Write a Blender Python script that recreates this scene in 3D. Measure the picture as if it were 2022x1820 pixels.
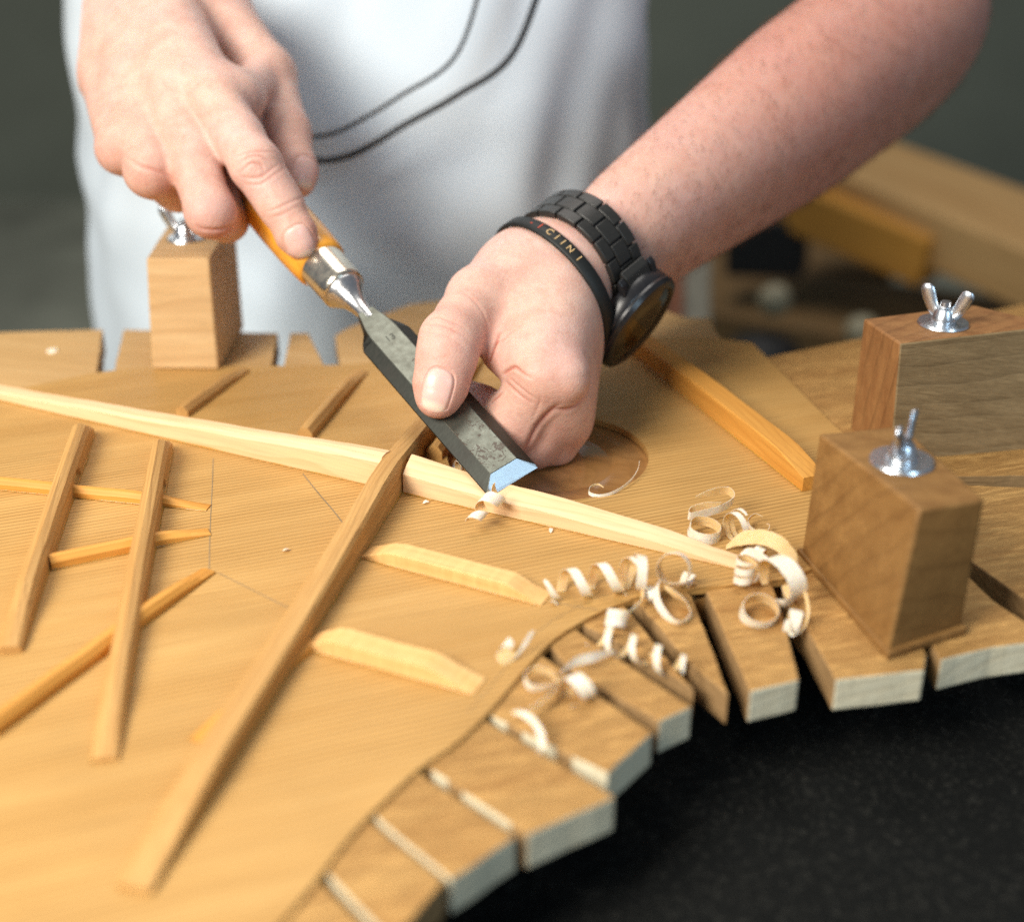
import bpy, bmesh, math, random
import numpy as np
from mathutils import Vector, Matrix, noise as mnoise

for o in list(bpy.data.objects):
    bpy.data.objects.remove(o)
sc = bpy.context.scene
COL = sc.collection
R = math.radians

# ------------------------------------------------------------------ camera
cam = bpy.data.cameras.new('camera')
cam_o = bpy.data.objects.new('camera', cam)
COL.objects.link(cam_o)
cam_o.location = (0, -0.5, 0.252)
cam_o.rotation_euler = (R(90 - 26), 0, 0)
cam.sensor_width = 36.0
cam.lens = 36.0 * 2651.0 / 2022.0
cam.clip_start = 0.02
cam.clip_end = 60
cam.dof.use_dof = True
cam.dof.focus_distance = 0.540
cam.dof.aperture_fstop = 4.0
cam.dof.aperture_blades = 0
sc.camera = cam_o

# ------------------------------------------------------------------ world and lamps
world = bpy.data.worlds.new('World')
sc.world = world
world.use_nodes = True
bgn = world.node_tree.nodes['Background']
bgn.inputs[0].default_value = (0.80, 0.87, 1.0, 1)
bgn.inputs[1].default_value = 0.19


def area_lamp(name, loc, target, sx, sy, power, color):
    l = bpy.data.lights.new(name, 'AREA')
    l.shape = 'RECTANGLE'
    l.size, l.size_y = sx, sy
    l.energy = power
    l.color = color
    o = bpy.data.objects.new(name, l)
    COL.objects.link(o)
    o.location = loc
    d = Vector(target) - Vector(loc)
    o.rotation_euler = d.to_track_quat('-Z', 'Y').to_euler()
    return o


area_lamp('window_light', (-0.60, -0.60, 0.66), (-0.04, 0.04, 0.0), 0.48, 0.48, 17.5, (1.0, 0.94, 0.84))
area_lamp('cool_window_light', (0.75, -1.15, 0.75), (0.1, 0.0, 0.0), 0.4, 0.5, 4.2, (0.55, 0.80, 1.0))
area_lamp('background_fill', (-0.2, 1.0, 2.2), (0.0, 1.2, 0.0), 1.4, 1.4, 30.0, (1.0, 0.95, 0.88))  # added fill lamp that brightens the floor and wall behind

sc.view_settings.view_transform = 'Standard'
sc.view_settings.look = 'None'
sc.view_settings.exposure = 0.12
sc.view_settings.gamma = 1.0
sc.view_settings.use_curve_mapping = False
sc.cycles.use_denoising = False
sc.cycles.max_bounces = 6
sc.cycles.caustics_reflective = False
sc.cycles.caustics_refractive = False

# ------------------------------------------------------------------ helpers


def tag(o, label=None, cat=None, group=None, kind=None):
    if label: o['label'] = label
    if cat: o['category'] = cat
    if group: o['group'] = group
    if kind: o['kind'] = kind
    return o


def empty(name, loc=(0, 0, 0), parent=None):
    o = bpy.data.objects.new(name, None)
    COL.objects.link(o)
    o.location = loc
    o.empty_display_size = 0.02
    if parent: o.parent = parent
    return o


def mesh(name, verts, faces, mat=None, parent=None, smooth=False, bevel=0, segs=2, matrix=None, auto=None):
    me = bpy.data.meshes.new(name)
    me.from_pydata([tuple(v) for v in verts], [], [tuple(f) for f in faces])
    me.update()
    o = bpy.data.objects.new(name, me)
    COL.objects.link(o)
    if mat: me.materials.append(mat)
    if parent: o.parent = parent
    if matrix is not None: o.matrix_basis = matrix
    if smooth:
        for p in me.polygons: p.use_smooth = True
    if auto:
        bm = bmesh.new(); bm.from_mesh(me)
        bmesh.ops.recalc_face_normals(bm, faces=bm.faces)
        for e in bm.edges:
            if len(e.link_faces) == 2 and e.calc_face_angle(0) > auto: e.smooth = False
        for f in bm.faces: f.smooth = True
        bm.to_mesh(me); bm.free()
    if bevel:
        m = o.modifiers.new('bevel', 'BEVEL')
        m.width = bevel; m.segments = segs; m.limit_method = 'ANGLE'; m.angle_limit = R(30)
        m.harden_normals = False
    return o


def fix_normals(o):
    bm = bmesh.new(); bm.from_mesh(o.data)
    bmesh.ops.recalc_face_normals(bm, faces=bm.faces)
    bm.to_mesh(o.data); bm.free()
    return o


def prism(name, pts, z0, z1, mat, parent=None, bevel=0, matrix=None):
    n = len(pts)
    v = [(p[0], p[1], z0) for p in pts] + [(p[0], p[1], z1) for p in pts]
    f = [list(range(n))[::-1], list(range(n, 2 * n))]
    f += [[i, (i + 1) % n, n + (i + 1) % n, n + i] for i in range(n)]
    return fix_normals(mesh(name, v, f, mat, parent, bevel=bevel, matrix=matrix))


def lathe(name, prof, mat, parent=None, n=40, matrix=None, auto=R(35)):
    # prof: (radius, y) pairs, turned about the local Y axis
    v, f = [], []
    for r, y in prof:
        for i in range(n):
            a = 2 * math.pi * i / n
            v.append((r * math.cos(a), y, r * math.sin(a)))
    for k in range(len(prof) - 1):
        for i in range(n):
            j = (i + 1) % n
            f.append((k * n + i, k * n + j, (k + 1) * n + j, (k + 1) * n + i))
    f.append(list(range(n)))
    f.append(list(range((len(prof) - 1) * n, len(prof) * n))[::-1])
    return mesh(name, v, f, mat, parent, matrix=matrix, auto=auto)


def loft(name, rings, mat, parent=None, matrix=None, auto=R(28), closed_ends=True, bevel=0):
    m = len(rings[0])
    v = [p for r in rings for p in r]
    f = []
    for k in range(len(rings) - 1):
        for i in range(m):
            j = (i + 1) % m
            f.append((k * m + i, k * m + j, (k + 1) * m + j, (k + 1) * m + i))
    if closed_ends:
        f.append(list(range(m))[::-1])
        f.append(list(range((len(rings) - 1) * m, len(rings) * m)))
    return mesh(name, v, f, mat, parent, matrix=matrix, auto=auto, bevel=bevel)


def catmull(pts, n):
    P = [Vector(p) for p in pts]
    P = [P[0] * 2 - P[1]] + P + [P[-1] * 2 - P[-2]]
    out = []
    for i in range(1, len(P) - 2):
        a, b, c, d = P[i - 1:i + 3]
        for k in range(n):
            t = k / n
            out.append(0.5 * ((2 * b) + (c - a) * t + (2 * a - 5 * b + 4 * c - d) * t * t + (3 * b - a - 3 * c + d) * t ** 3))
    out.append(P[-2].copy())
    return out


def tube(name, pts, rad, mat, parent=None, n=10):
    rings = []
    up = Vector((0, 0, 1))
    for i, p in enumerate(pts):
        t = (pts[min(i + 1, len(pts) - 1)] - pts[max(i - 1, 0)]).normalized()
        s = t.cross(up)
        if s.length < 1e-4: s = t.cross(Vector((1, 0, 0)))
        s.normalize(); u = s.cross(t)
        r = rad(i / (len(pts) - 1)) if callable(rad) else rad
        rings.append([p + (s * math.cos(2 * math.pi * k / n) + u * math.sin(2 * math.pi * k / n)) * r for k in range(n)])
    return loft(name, rings, mat, parent, auto=R(60))


# ------------------------------------------------------------------ materials


def new_mat(name):
    m = bpy.data.materials.new(name)
    m.use_nodes = True
    nt = m.node_tree
    return m, nt, nt.nodes, nt.links, nt.nodes['Principled BSDF']


class NB:
    """small helper to write node trees"""

    def __init__(s, nt): s.nt, s.n, s.l = nt, nt.nodes, nt.links

    def node(s, t, **kw):
        n = s.n.new(t)
        for k, v in kw.items():
            if k in ('operation', 'blend_type', 'data_type', 'noise_dimensions', 'feature', 'attribute_name', 'distance', 'clamp', 'interpolation_type', 'use_clamp', 'invert', 'normalize'):
                setattr(n, k, v)
        return n

    def set(s, sock, v):
        if hasattr(v, 'is_output'): s.l.new(v, sock)
        elif isinstance(v, tuple) and len(v) == 3 and sock.type == 'RGBA': sock.default_value = (*v, 1)
        else: sock.default_value = v

    def math(s, op, a, b=0.0, c=0.0, clamp=False):
        n = s.node('ShaderNodeMath', operation=op); n.use_clamp = clamp
        s.set(n.inputs[0], a); s.set(n.inputs[1], b); s.set(n.inputs[2], c)
        return n.outputs[0]

    def mapping(s, vec, scale=(1, 1, 1), rot=(0, 0, 0), loc=(0, 0, 0)):
        n = s.node('ShaderNodeMapping')
        s.set(n.inputs[0], vec); n.inputs['Scale'].default_value = scale
        n.inputs['Rotation'].default_value = rot; n.inputs['Location'].default_value = loc
        return n.outputs[0]

    def noise(s, vec, scale, detail=2.0, rough=0.5, dist=0.0):
        n = s.node('ShaderNodeTexNoise')
        s.set(n.inputs['Vector'], vec); n.inputs['Scale'].default_value = scale
        n.inputs['Detail'].default_value = detail; n.inputs['Roughness'].default_value = rough
        n.inputs['Distortion'].default_value = dist
        return n.outputs[0]

    def ramp(s, fac, stops, interp='LINEAR'):
        n = s.node('ShaderNodeValToRGB')
        n.color_ramp.interpolation = interp
        els = n.color_ramp.elements
        while len(els) < len(stops): els.new(0.5)
        for e, (p, c) in zip(els, stops):
            e.position = p
            e.color = (c, c, c, 1) if not isinstance(c, tuple) else (*c, 1)
        s.set(n.inputs[0], fac)
        return n.outputs[0]

    def mix(s, fac, a, b, mode='MIX'):
        n = s.node('ShaderNodeMixRGB', blend_type=mode)
        s.set(n.inputs[0], fac); s.set(n.inputs[1], a); s.set(n.inputs[2], b)
        return n.outputs[0]

    def bump(s, h, strength, dist=0.001, normal=None):
        n = s.node('ShaderNodeBump')
        n.inputs['Strength'].default_value = strength
        n.inputs['Distance'].default_value = dist
        s.set(n.inputs['Height'], h)
        if normal is not None: s.set(n.inputs['Normal'], normal)
        return n.outputs[0]


def wood(name, light, dark, line=(0.3, 0.17, 0.06), line_amt=0.35, period=0.0028, rot=(0, 0, 0), streak=(10, 220, 220), rough=0.55,
         bump=0.25, blotch=0.35, wob=0.35, saw=0.0, seed=0.0, spec=0.3, fig=0.0):
    m, nt, N, L, bs = new_mat(name)
    b = NB(nt)
    tc = b.node('ShaderNodeTexCoord').outputs['Object']
    oi = b.node('ShaderNodeObjectInfo').outputs['Random']
    off = b.node('ShaderNodeCombineXYZ')
    for i in range(3): b.set(off.inputs[i], b.math('MULTIPLY', oi, 0.37 + 0.21 * i))
    va = b.node('ShaderNodeVectorMath', operation='ADD')
    b.set(va.inputs[0], b.mapping(tc, rot=rot, loc=(seed, seed * 0.7, seed * 0.3))); b.set(va.inputs[1], off.outputs[0])
    v = va.outputs[0]
    # streaks along local X
    st = b.noise(b.mapping(v, scale=streak), 1.0, 4.0, 0.6)
    st2 = b.noise(b.mapping(v, scale=(streak[0] * 5, streak[1] * 6, streak[2] * 6)), 1.0, 2.0, 0.6)
    bl = b.noise(b.mapping(v, scale=(14, 24, 24)), 1.0, 3.0, 0.55)
    col = b.mix(b.ramp(st, [(0.3, 0.0), (0.7, 1.0)]), light, dark)
    mid = tuple((a + c) * 0.5 * 0.82 for a, c in zip(light, dark))
    col = b.mix(b.math('MULTIPLY', b.ramp(bl, [(0.4, 0.0), (0.75, 1.0)]), blotch), col, mid)
    # annual lines: slow darkening and a sharp step back
    sep = b.node('ShaderNodeSeparateXYZ'); b.set(sep.inputs[0], v)
    wobn = b.noise(b.mapping(v, scale=(9, 30, 30)), 1.0, 2.0)
    yy = b.math('ADD', b.math('DIVIDE', b.math('ADD', sep.outputs[1], b.math('MULTIPLY', sep.outputs[2], 0.8)), period), b.math('MULTIPLY', wobn, wob * 12))
    fr = b.math('FRACT', yy)
    ln = b.ramp(fr, [(0.0, 0.0), (0.62, 0.04), (0.86, 0.7), (0.95, 1.0), (1.0, 0.0)])
    lmod = b.ramp(b.noise(b.mapping(v, scale=(16, 90, 90)), 1.0, 2.0), [(0.25, 0.35), (0.65, 1.0)])
    lf = b.math('MULTIPLY', b.math('MULTIPLY', ln, lmod), line_amt)
    col = b.mix(lf, col, line)
    col = b.mix(b.math('MULTIPLY', b.ramp(st2, [(0.45, 0.0), (0.75, 1.0)]), 0.30), col, tuple(c * 0.6 for c in dark))
    if fig:
        fg = b.noise(b.mapping(v, scale=(500, 60, 60)), 1.0, 2.0)
        col = b.mix(b.math('MULTIPLY', b.ramp(fg, [(0.4, 0.0), (0.7, 1.0)]), fig), col, tuple(min(1, c * 1.35) for c in light))
    h = b.math('ADD', b.math('MULTIPLY', st2, 0.6), b.math('MULTIPLY', ln, -0.35))
    if saw:
        sw = b.noise(b.mapping(v, scale=(60, 900, 60), rot=(0, 0, 0.5)), 1.0, 4.0, 0.75)
        sw2 = b.noise(b.mapping(v, scale=(90, 420, 90), rot=(0, 0, 0.42)), 1.0, 2.0)
        h = b.math('ADD', h, b.math('MULTIPLY', b.math('ADD', sw, sw2), saw))
        col = b.mix(b.math('MULTIPLY', b.ramp(sw2, [(0.5, 0.0), (0.7, 1.0)]), min(0.75, saw * 0.30)), col, tuple(min(1, c * 1.3) for c in light))
    b.set(bs.inputs['Base Color'], col)
    b.set(bs.inputs['Roughness'], b.math('ADD', rough - 0.08, b.math('MULTIPLY', st, 0.16)))
    bs.inputs['Specular IOR Level'].default_value = spec
    b.set(bs.inputs['Normal'], b.bump(h, bump, 0.0006))
    return m


GR = R(-21)   # the soundboard's grain runs 21 degrees off the X axis
M = {}
M['spruce_top'] = wood('spruce_top', (0.575, 0.345, 0.118), (0.490, 0.270, 0.078), line=(0.18, 0.092, 0.024), line_amt=0.92, period=0.0026, rot=(0, 0, GR), streak=(7, 90, 90), bump=0.25, blotch=0.6, wob=0.07, rough=0.5)
M['brace_pale'] = wood('brace_pale', (0.88, 0.635, 0.385), (0.82, 0.535, 0.285), line=(0.60, 0.34, 0.13), line_amt=0.4, period=0.005, streak=(8, 120, 120), blotch=0.25, bump=0.18, rough=0.5)
M['brace_tan'] = wood('brace_tan', (0.60, 0.355, 0.125), (0.48, 0.25, 0.075), line=(0.28, 0.135, 0.04), line_amt=0.55, period=0.0020, streak=(8, 260, 260), blotch=0.3, bump=0.3, wob=0.12)
M['brace_orange'] = wood('brace_orange', (0.70, 0.35, 0.075), (0.58, 0.25, 0.04), line=(0.38, 0.14, 0.025), line_amt=0.4, period=0.003, streak=(8, 150, 150), blotch=0.35, bump=0.2)
M['brace_mottled'] = wood('brace_mottled', (0.82, 0.52, 0.22), (0.74, 0.41, 0.14), line=(0.6, 0.3, 0.1), line_amt=0.2, period=0.004, blotch=0.2, fig=0.22, bump=0.2)
M['ply_top'] = wood('ply_top', (0.52, 0.30, 0.10), (0.38, 0.19, 0.055), line=(0.2, 0.09, 0.02), line_amt=0.3, period=0.006, rot=(0, 0, R(-18)), streak=(9, 130, 130), blotch=0.55, bump=0.8, saw=2.2, rough=0.6)
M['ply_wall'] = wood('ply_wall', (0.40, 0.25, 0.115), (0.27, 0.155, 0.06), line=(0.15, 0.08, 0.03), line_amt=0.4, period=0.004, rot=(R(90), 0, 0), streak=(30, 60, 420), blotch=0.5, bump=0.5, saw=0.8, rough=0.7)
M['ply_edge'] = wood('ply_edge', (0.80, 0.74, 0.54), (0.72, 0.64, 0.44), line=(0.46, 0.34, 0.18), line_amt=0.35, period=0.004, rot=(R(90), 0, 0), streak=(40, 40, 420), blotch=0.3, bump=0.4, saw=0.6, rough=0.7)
M['ply_smooth'] = wood('ply_smooth', (0.58, 0.375, 0.165), (0.50, 0.30, 0.115), line=(0.32, 0.17, 0.055), line_amt=0.2, period=0.008, rot=(0, 0, R(12)), streak=(9, 70, 70), blotch=0.35, bump=0.2)
M['block_oak'] = wood('block_oak', (0.31, 0.165, 0.052), (0.20, 0.096, 0.026), line=(0.09, 0.038, 0.01), line_amt=0.30, period=0.011, rot=(0, R(32), R(20)), streak=(14, 150, 150), blotch=0.55, bump=0.4, wob=0.10, rough=0.6)
M['block_red'] = wood('block_red', (0.34, 0.17, 0.062), (0.23, 0.10, 0.034), line=(0.07, 0.03, 0.01), line_amt=0.4, period=0.009, rot=(0, R(70), 0), streak=(20, 160, 160), blotch=0.6, bump=0.5, wob=0.15, saw=0.5, rough=0.62)
M['block_grey'] = wood('block_grey', (0.32, 0.225, 0.115), (0.21, 0.14, 0.066), line=(0.08, 0.05, 0.022), line_amt=0.4, period=0.008, rot=(R(90), 0, R(-12)), streak=(12, 130, 130), blotch=0.7, bump=0.6, wob=0.2, saw=0.9, rough=0.75)
M['block_light'] = wood('block_light', (0.66, 0.445, 0.225), (0.56, 0.345, 0.15), line=(0.38, 0.21, 0.085), line_amt=0.4, period=0.012, rot=(0, 0, 0), streak=(16, 130, 210), blotch=0.4, bump=0.4, wob=0.15)


def metal(name, col, rough, bump=0.05, scale=600, dirt=0.0, dirt_col=(0.05, 0.035, 0.02)):
    m, nt, N, L, bs = new_mat(name)
    b = NB(nt)
    tc = b.node('ShaderNodeTexCoord').outputs['Object']
    n = b.noise(tc, scale, 3.0)
    d = b.noise(tc, scale * 0.25, 4.0, 0.65)
    f = b.ramp(d, [(0.5, 0.0), (0.66, 1.0)])
    b.set(bs.inputs['Base Color'], b.mix(b.math('MULTIPLY', f, dirt), col, dirt_col))
    b.set(bs.inputs['Metallic'], b.math('SUBTRACT', 1.0, b.math('MULTIPLY', f, dirt * 0.7)))
    b.set(bs.inputs['Roughness'], b.math('ADD', rough, b.math('MULTIPLY', n, 0.12)))
    b.set(bs.inputs['Normal'], b.bump(n, bump, 0.0004))
    return m


M['zinc'] = metal('zinc_plated_steel', (0.72, 0.76, 0.80), 0.24, 0.12)
M['ferrule'] = metal('polished_ferrule', (0.70, 0.65, 0.54), 0.16, 0.05, dirt=0.25)
M['neck'] = metal('forged_neck', (0.66, 0.66, 0.66), 0.2, 0.10, dirt=0.2)
M['blade_side'] = metal('dark_blade_side', (0.06, 0.062, 0.054), 0.36, 0.10, 500, dirt=0.6, dirt_col=(0.03, 0.026, 0.02))
M['blade_edge'] = metal('honed_steel', (0.60, 0.66, 0.70), 0.34, 0.0, 900)

# blade land: grey-green patina with brown pitting near the tip
def blade_land_mat():
    m, nt, N, L, bs = new_mat('patinated_blade')
    b = NB(nt)
    tc = b.node('ShaderNodeTexCoord').outputs['Object']
    sep = b.node('ShaderNodeSeparateXYZ'); b.set(sep.inputs[0], tc)
    n1 = b.noise(tc, 260, 4.0, 0.6)
    n2 = b.noise(tc, 900, 3.0, 0.6)
    col = b.mix(b.ramp(n1, [(0.3, 0.0), (0.7, 1.0)]), (0.165, 0.175, 0.145), (0.115, 0.118, 0.095))
    col = b.mix(b.math('MULTIPLY', b.ramp(n2, [(0.55, 0.0), (0.7, 1.0)]), 0.5), col, (0.12, 0.105, 0.08))
    # pits: a cluster near the tip and a few spots up the blade
    pit = b.noise(b.mapping(tc, scale=(1.0, 0.8, 1)), 520, 3.0, 0.65, 1.2)
    near = b.ramp(sep.outputs[1], [(0.006, 0.0), (0.016, 1.0), (0.036, 0.9), (0.046, 0.0)])
    clump = b.ramp(b.noise(tc, 95, 2.0), [(0.40, 0.0), (0.56, 1.0)])
    thr = b.math('SUBTRACT', 0.68, b.math('MULTIPLY', b.math('MULTIPLY', near, clump), 0.215))
    pm = b.math('MULTIPLY', b.math('SUBTRACT', pit, thr), 60.0, clamp=True)
    col = b.mix(b.math('MULTIPLY', pm, 0.9), col, (0.055, 0.032, 0.018))
    b.set(bs.inputs['Base Color'], col)
    b.set(bs.inputs['Metallic'], b.math('SUBTRACT', 0.75, b.math('MULTIPLY', pm, 0.65)))
    b.set(bs.inputs['Roughness'], b.math('ADD', 0.26, b.math('MULTIPLY', n1, 0.16)))
    h = b.math('SUBTRACT', b.math('MULTIPLY', n2, 0.3), pm)
    b.set(bs.inputs['Normal'], b.bump(h, 0.14, 0.0004))
    return m


M['blade_land'] = blade_land_mat()
mg_, _nt, _n, _l, _bs = new_mat('amber_glue')
_bs.inputs['Base Color'].default_value = (0.52, 0.25, 0.045, 1); _bs.inputs['Roughness'].default_value = 0.3
_bs.inputs['Subsurface Weight'].default_value = 0.3; _bs.inputs['Subsurface Scale'].default_value = 0.002
M['glue'] = mg_


def handle_mat():
    m, nt, N, L, bs = new_mat('amber_handle')
    b = NB(nt)
    tc = b.node('ShaderNodeTexCoord').outputs['Object']
    sep = b.node('ShaderNodeSeparateXYZ'); b.set(sep.inputs[0], tc)
    n1 = b.noise(b.mapping(tc, scale=(160, 22, 160)), 1.0, 3.0)
    n2 = b.noise(tc, 300, 4.0, 0.7)
    col = b.mix(b.ramp(n1, [(0.3, 0.0), (0.7, 1.0)]), (0.86, 0.41, 0.045), (0.70, 0.27, 0.02))
    worn = b.ramp(sep.outputs[1], [(0.0, 0.0), (0.196, 0.0), (0.203, 1.0)])
    col = b.mix(b.math('MULTIPLY', worn, 0.8), col, (0.40, 0.22, 0.05))
    spots = b.ramp(b.noise(tc, 180, 4.0, 0.7), [(0.5, 0.0), (0.58, 1.0)])
    spots = b.math('MULTIPLY', spots, b.math('ADD', b.math('MULTIPLY', worn, 0.85), 0.14))
    col = b.mix(spots, col, (0.045, 0.022, 0.008))
    b.set(bs.inputs['Base Color'], col)
    b.set(bs.inputs['Roughness'], b.math('ADD', 0.24, b.math('MULTIPLY', n2, 0.15)))
    b.set(bs.inputs['Normal'], b.bump(n2, 0.15, 0.0005))
    bs.inputs['Coat Weight'].default_value = 0.3
    return m


M['handle'] = handle_mat()


def plain(name, col, rough=0.6, var=0.2, scale=60, bump=0.1, bump_scale=400, spec=0.4, bdist=0.0005):
    m, nt, N, L, bs = new_mat(name)
    b = NB(nt)
    tc = b.node('ShaderNodeTexCoord').outputs['Object']
    n = b.noise(tc, scale, 4.0, 0.6)
    b.set(bs.inputs['Base Color'], b.mix(b.ramp(n, [(0.3, 0.0), (0.7, 1.0)]), tuple(c * (1 + var) for c in col), tuple(c * (1 - var) for c in col)))
    bs.inputs['Roughness'].default_value = rough
    bs.inputs['Specular IOR Level'].default_value = spec
    b.set(bs.inputs['Normal'], b.bump(b.noise(tc, bump_scale, 3.0, 0.65), bump, bdist))
    return m


M['lacquer'] = wood('lacquered_panel', (0.44, 0.23, 0.085), (0.33, 0.155, 0.048), line=(0.12, 0.05, 0.014), line_amt=0.3, period=0.007, rot=(0, 0, R(-25)), streak=(9, 60, 60), bump=0.05, rough=0.14, spec=0.9, blotch=0.5)
M['lacquer'].node_tree.nodes['Principled BSDF'].inputs['Coat Weight'].default_value = 1.0
M['lacquer'].node_tree.nodes['Principled BSDF'].inputs['Coat Roughness'].default_value = 0.05
M['pencil'] = plain('pencil', (0.24, 0.175, 0.10), 0.6)
M['floor'] = plain('floor', (0.30, 0.31, 0.245), 0.7, 0.3, 4, 0.1, 30)
M['wall'] = plain('wall', (0.20, 0.22, 0.175), 0.8, 0.15, 2, 0.05, 30)
M['shaving'] = wood('shaving', (0.90, 0.82, 0.68), (0.86, 0.74, 0.54), line=(0.78, 0.56, 0.30), line_amt=0.2, period=0.0012, streak=(30, 300, 300), blotch=0.15, bump=0.2, rough=0.5)
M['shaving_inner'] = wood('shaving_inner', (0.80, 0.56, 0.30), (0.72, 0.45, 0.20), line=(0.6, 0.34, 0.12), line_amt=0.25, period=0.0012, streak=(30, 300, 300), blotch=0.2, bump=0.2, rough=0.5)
# thin wood lets some light through
def thin_wood(m):
    nt = m.node_tree
    bs = nt.nodes['Principled BSDF']
    bs.inputs['Subsurface Weight'].default_value = 0.35
    bs.inputs['Subsurface Radius'].default_value = (1.0, 0.6, 0.25)
    bs.inputs['Subsurface Scale'].default_value = 0.0015
thin_wood(M['shaving']); thin_wood(M['shaving_inner'])


def mat_mat():
    m, nt, N, L, bs = new_mat('black_mat')
    b = NB(nt)
    tc = b.node('ShaderNodeTexCoord').outputs['Object']
    n = b.noise(tc, 420, 4.0, 0.75)
    b.set(bs.inputs['Base Color'], b.mix(b.ramp(n, [(0.52, 0.0), (0.72, 1.0)]), (0.005, 0.0055, 0.005), (0.034, 0.033, 0.028)))
    bs.inputs['Roughness'].default_value = 0.9
    bs.inputs['Specular IOR Level'].default_value = 0.15
    b.set(bs.inputs['Normal'], b.bump(n, 0.9, 0.002))
    return m


M['mat'] = mat_mat()

# ------------------------------------------------------------------ setting
fl = mesh('floor', [(-6, -3, -0.85), (6, -3, -0.85), (6, 7, -0.85), (-6, 7, -0.85)], [(0, 1, 2, 3)], M['floor'])
tag(fl, kind='structure')
wl = mesh('wall_back', [(-6, 3.6, -0.85), (6, 3.6, -0.85), (6, 3.6, 2.6), (-6, 3.6, 2.6)], [(3, 2, 1, 0)], M['wall'])
tag(wl, kind='structure')

# bench covered with a black mat
bench = prism('bench_top', [(-0.75, -0.62), (0.42, -0.62), (0.42, 0.20), (-0.75, 0.20)], -0.11, -0.046, M['block_oak'], bevel=0.003)
tag(bench, 'bench top under the black mat', 'bench')
bm_mat = bmesh.new()
bmesh.ops.create_grid(bm_mat, x_segments=220, y_segments=150, size=0.5)
for v in bm_mat.verts:
    v.co.x = v.co.x * 1.14 - 0.165; v.co.y = v.co.y * 0.79 - 0.21
    v.co.z = -0.044 + 0.0022 * mnoise.noise(v.co * 90) + 0.0012 * mnoise.noise(v.co * 260)
me = bpy.data.meshes.new('black_mat'); bm_mat.to_mesh(me); bm_mat.free()
me.materials.append(M['mat'])
for p in me.polygons: p.use_smooth = True
mato = bpy.data.objects.new('black_mat', me); COL.objects.link(mato)
sol = mato.modifiers.new('thick', 'SOLIDIFY'); sol.thickness = 0.0015
tag(mato, 'rough black felt mat lying under the wooden mould board', 'mat')

# ------------------------------------------------------------------ mould board with sawn tabs
wb = empty('mould_board', (0, 0, -0.015))
tag(wb, 'plywood mould board with sawn radial tabs carrying the guitar top', 'mould board')
OFF = Vector((0, 0, 0.015))
ZT = -0.0015


def lines(*p): return [Vector(q) for q in p]


# outline of the guitar top (near waist, neck end, far side, lower bout)
near_arc = lines((-0.18796, -0.28301, 0.00000), (-0.15065, -0.29643, 0.00000), (-0.11855, -0.29643, 0.00000), (-0.09041, -0.28578, 0.00000), (-0.07012, -0.26691, 0.00000), (-0.05561, -0.24234, 0.00000), (-0.04427, -0.21613, 0.00000), (-0.03514, -0.19990, 0.00000), (-0.02675, -0.18697, 0.00000), (-0.01611, -0.17468, 0.00000), (-0.00615, -0.15805, 0.00000), (0.00311, -0.13958, 0.00000), (0.01309, -0.12140, 0.00000), (0.02699, -0.10605, 0.00000), (0.04285, -0.09415, 0.00000), (0.05967, -0.08799, 0.00000), (0.07959, -0.08451, 0.00000), (0.09811, -0.08098, 0.00000))
right_end = lines((0.11812, -0.06900, 0.00000), (0.14673, -0.02924, 0.00000), (0.15687, 0.01177, 0.00000), (0.14582, 0.05439, 0.00000), (0.12550, 0.15800, 0.00000))
far_edge = lines((0.10911, 0.16395, 0.00000), (0.08543, 0.16695, 0.00000), (0.02365, 0.16096, 0.00000), (-0.02884, 0.14353, 0.00000), (-0.07920, 0.12821, 0.00000), (-0.11951, 0.12549, 0.00000), (-0.15729, 0.12414, 0.00000), (-0.19566, 0.12078, 0.00000), (-0.23341, 0.09872, 0.00000), (-0.27172, 0.06740, 0.00000), (-0.29087, 0.02166, 0.00000), (-0.28189, -0.06527, 0.00000), (-0.24704, -0.15909, 0.00000))
outline = catmull(near_arc, 4) + right_end + catmull(far_edge, 3)


def board_with_hole(name, outl, hole_c, hole_r, z0, z1, mat, hole_wobble=0.0):
    bm = bmesh.new()
    def loop(pts):
        vs = [bm.verts.new((p[0], p[1], z1)) for p in pts]
        return vs, [bm.edges.new((vs[i], vs[(i + 1) % len(vs)])) for i in range(len(vs))]
    ov, oe = loop(outl)
    hp = [(hole_c[0] + hole_r * math.cos(2 * math.pi * i / 96), hole_c[1] + hole_r * math.sin(2 * math.pi * i / 96)) for i in range(96)]
    hv, he = loop(hp)
    bmesh.ops.triangle_fill(bm, use_beauty=True, use_dissolve=False, edges=oe + he)
    top = list(bm.faces)
    mp = {v: bm.verts.new((v.co.x, v.co.y, z0)) for v in list(bm.verts)}
    for f in top: bm.faces.new([mp[v] for v in reversed(f.verts)])
    for vs in (ov, hv):
        for i in range(len(vs)):
            a, c = vs[i], vs[(i + 1) % len(vs)]
            bm.faces.new((a, c, mp[c], mp[a]))
    bmesh.ops.recalc_face_normals(bm, faces=bm.faces)
    me = bpy.data.meshes.new(name); bm.to_mesh(me); bm.free()
    me.materials.append(mat)
    o = bpy.data.objects.new(name, me); COL.objects.link(o)
    return o


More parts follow.
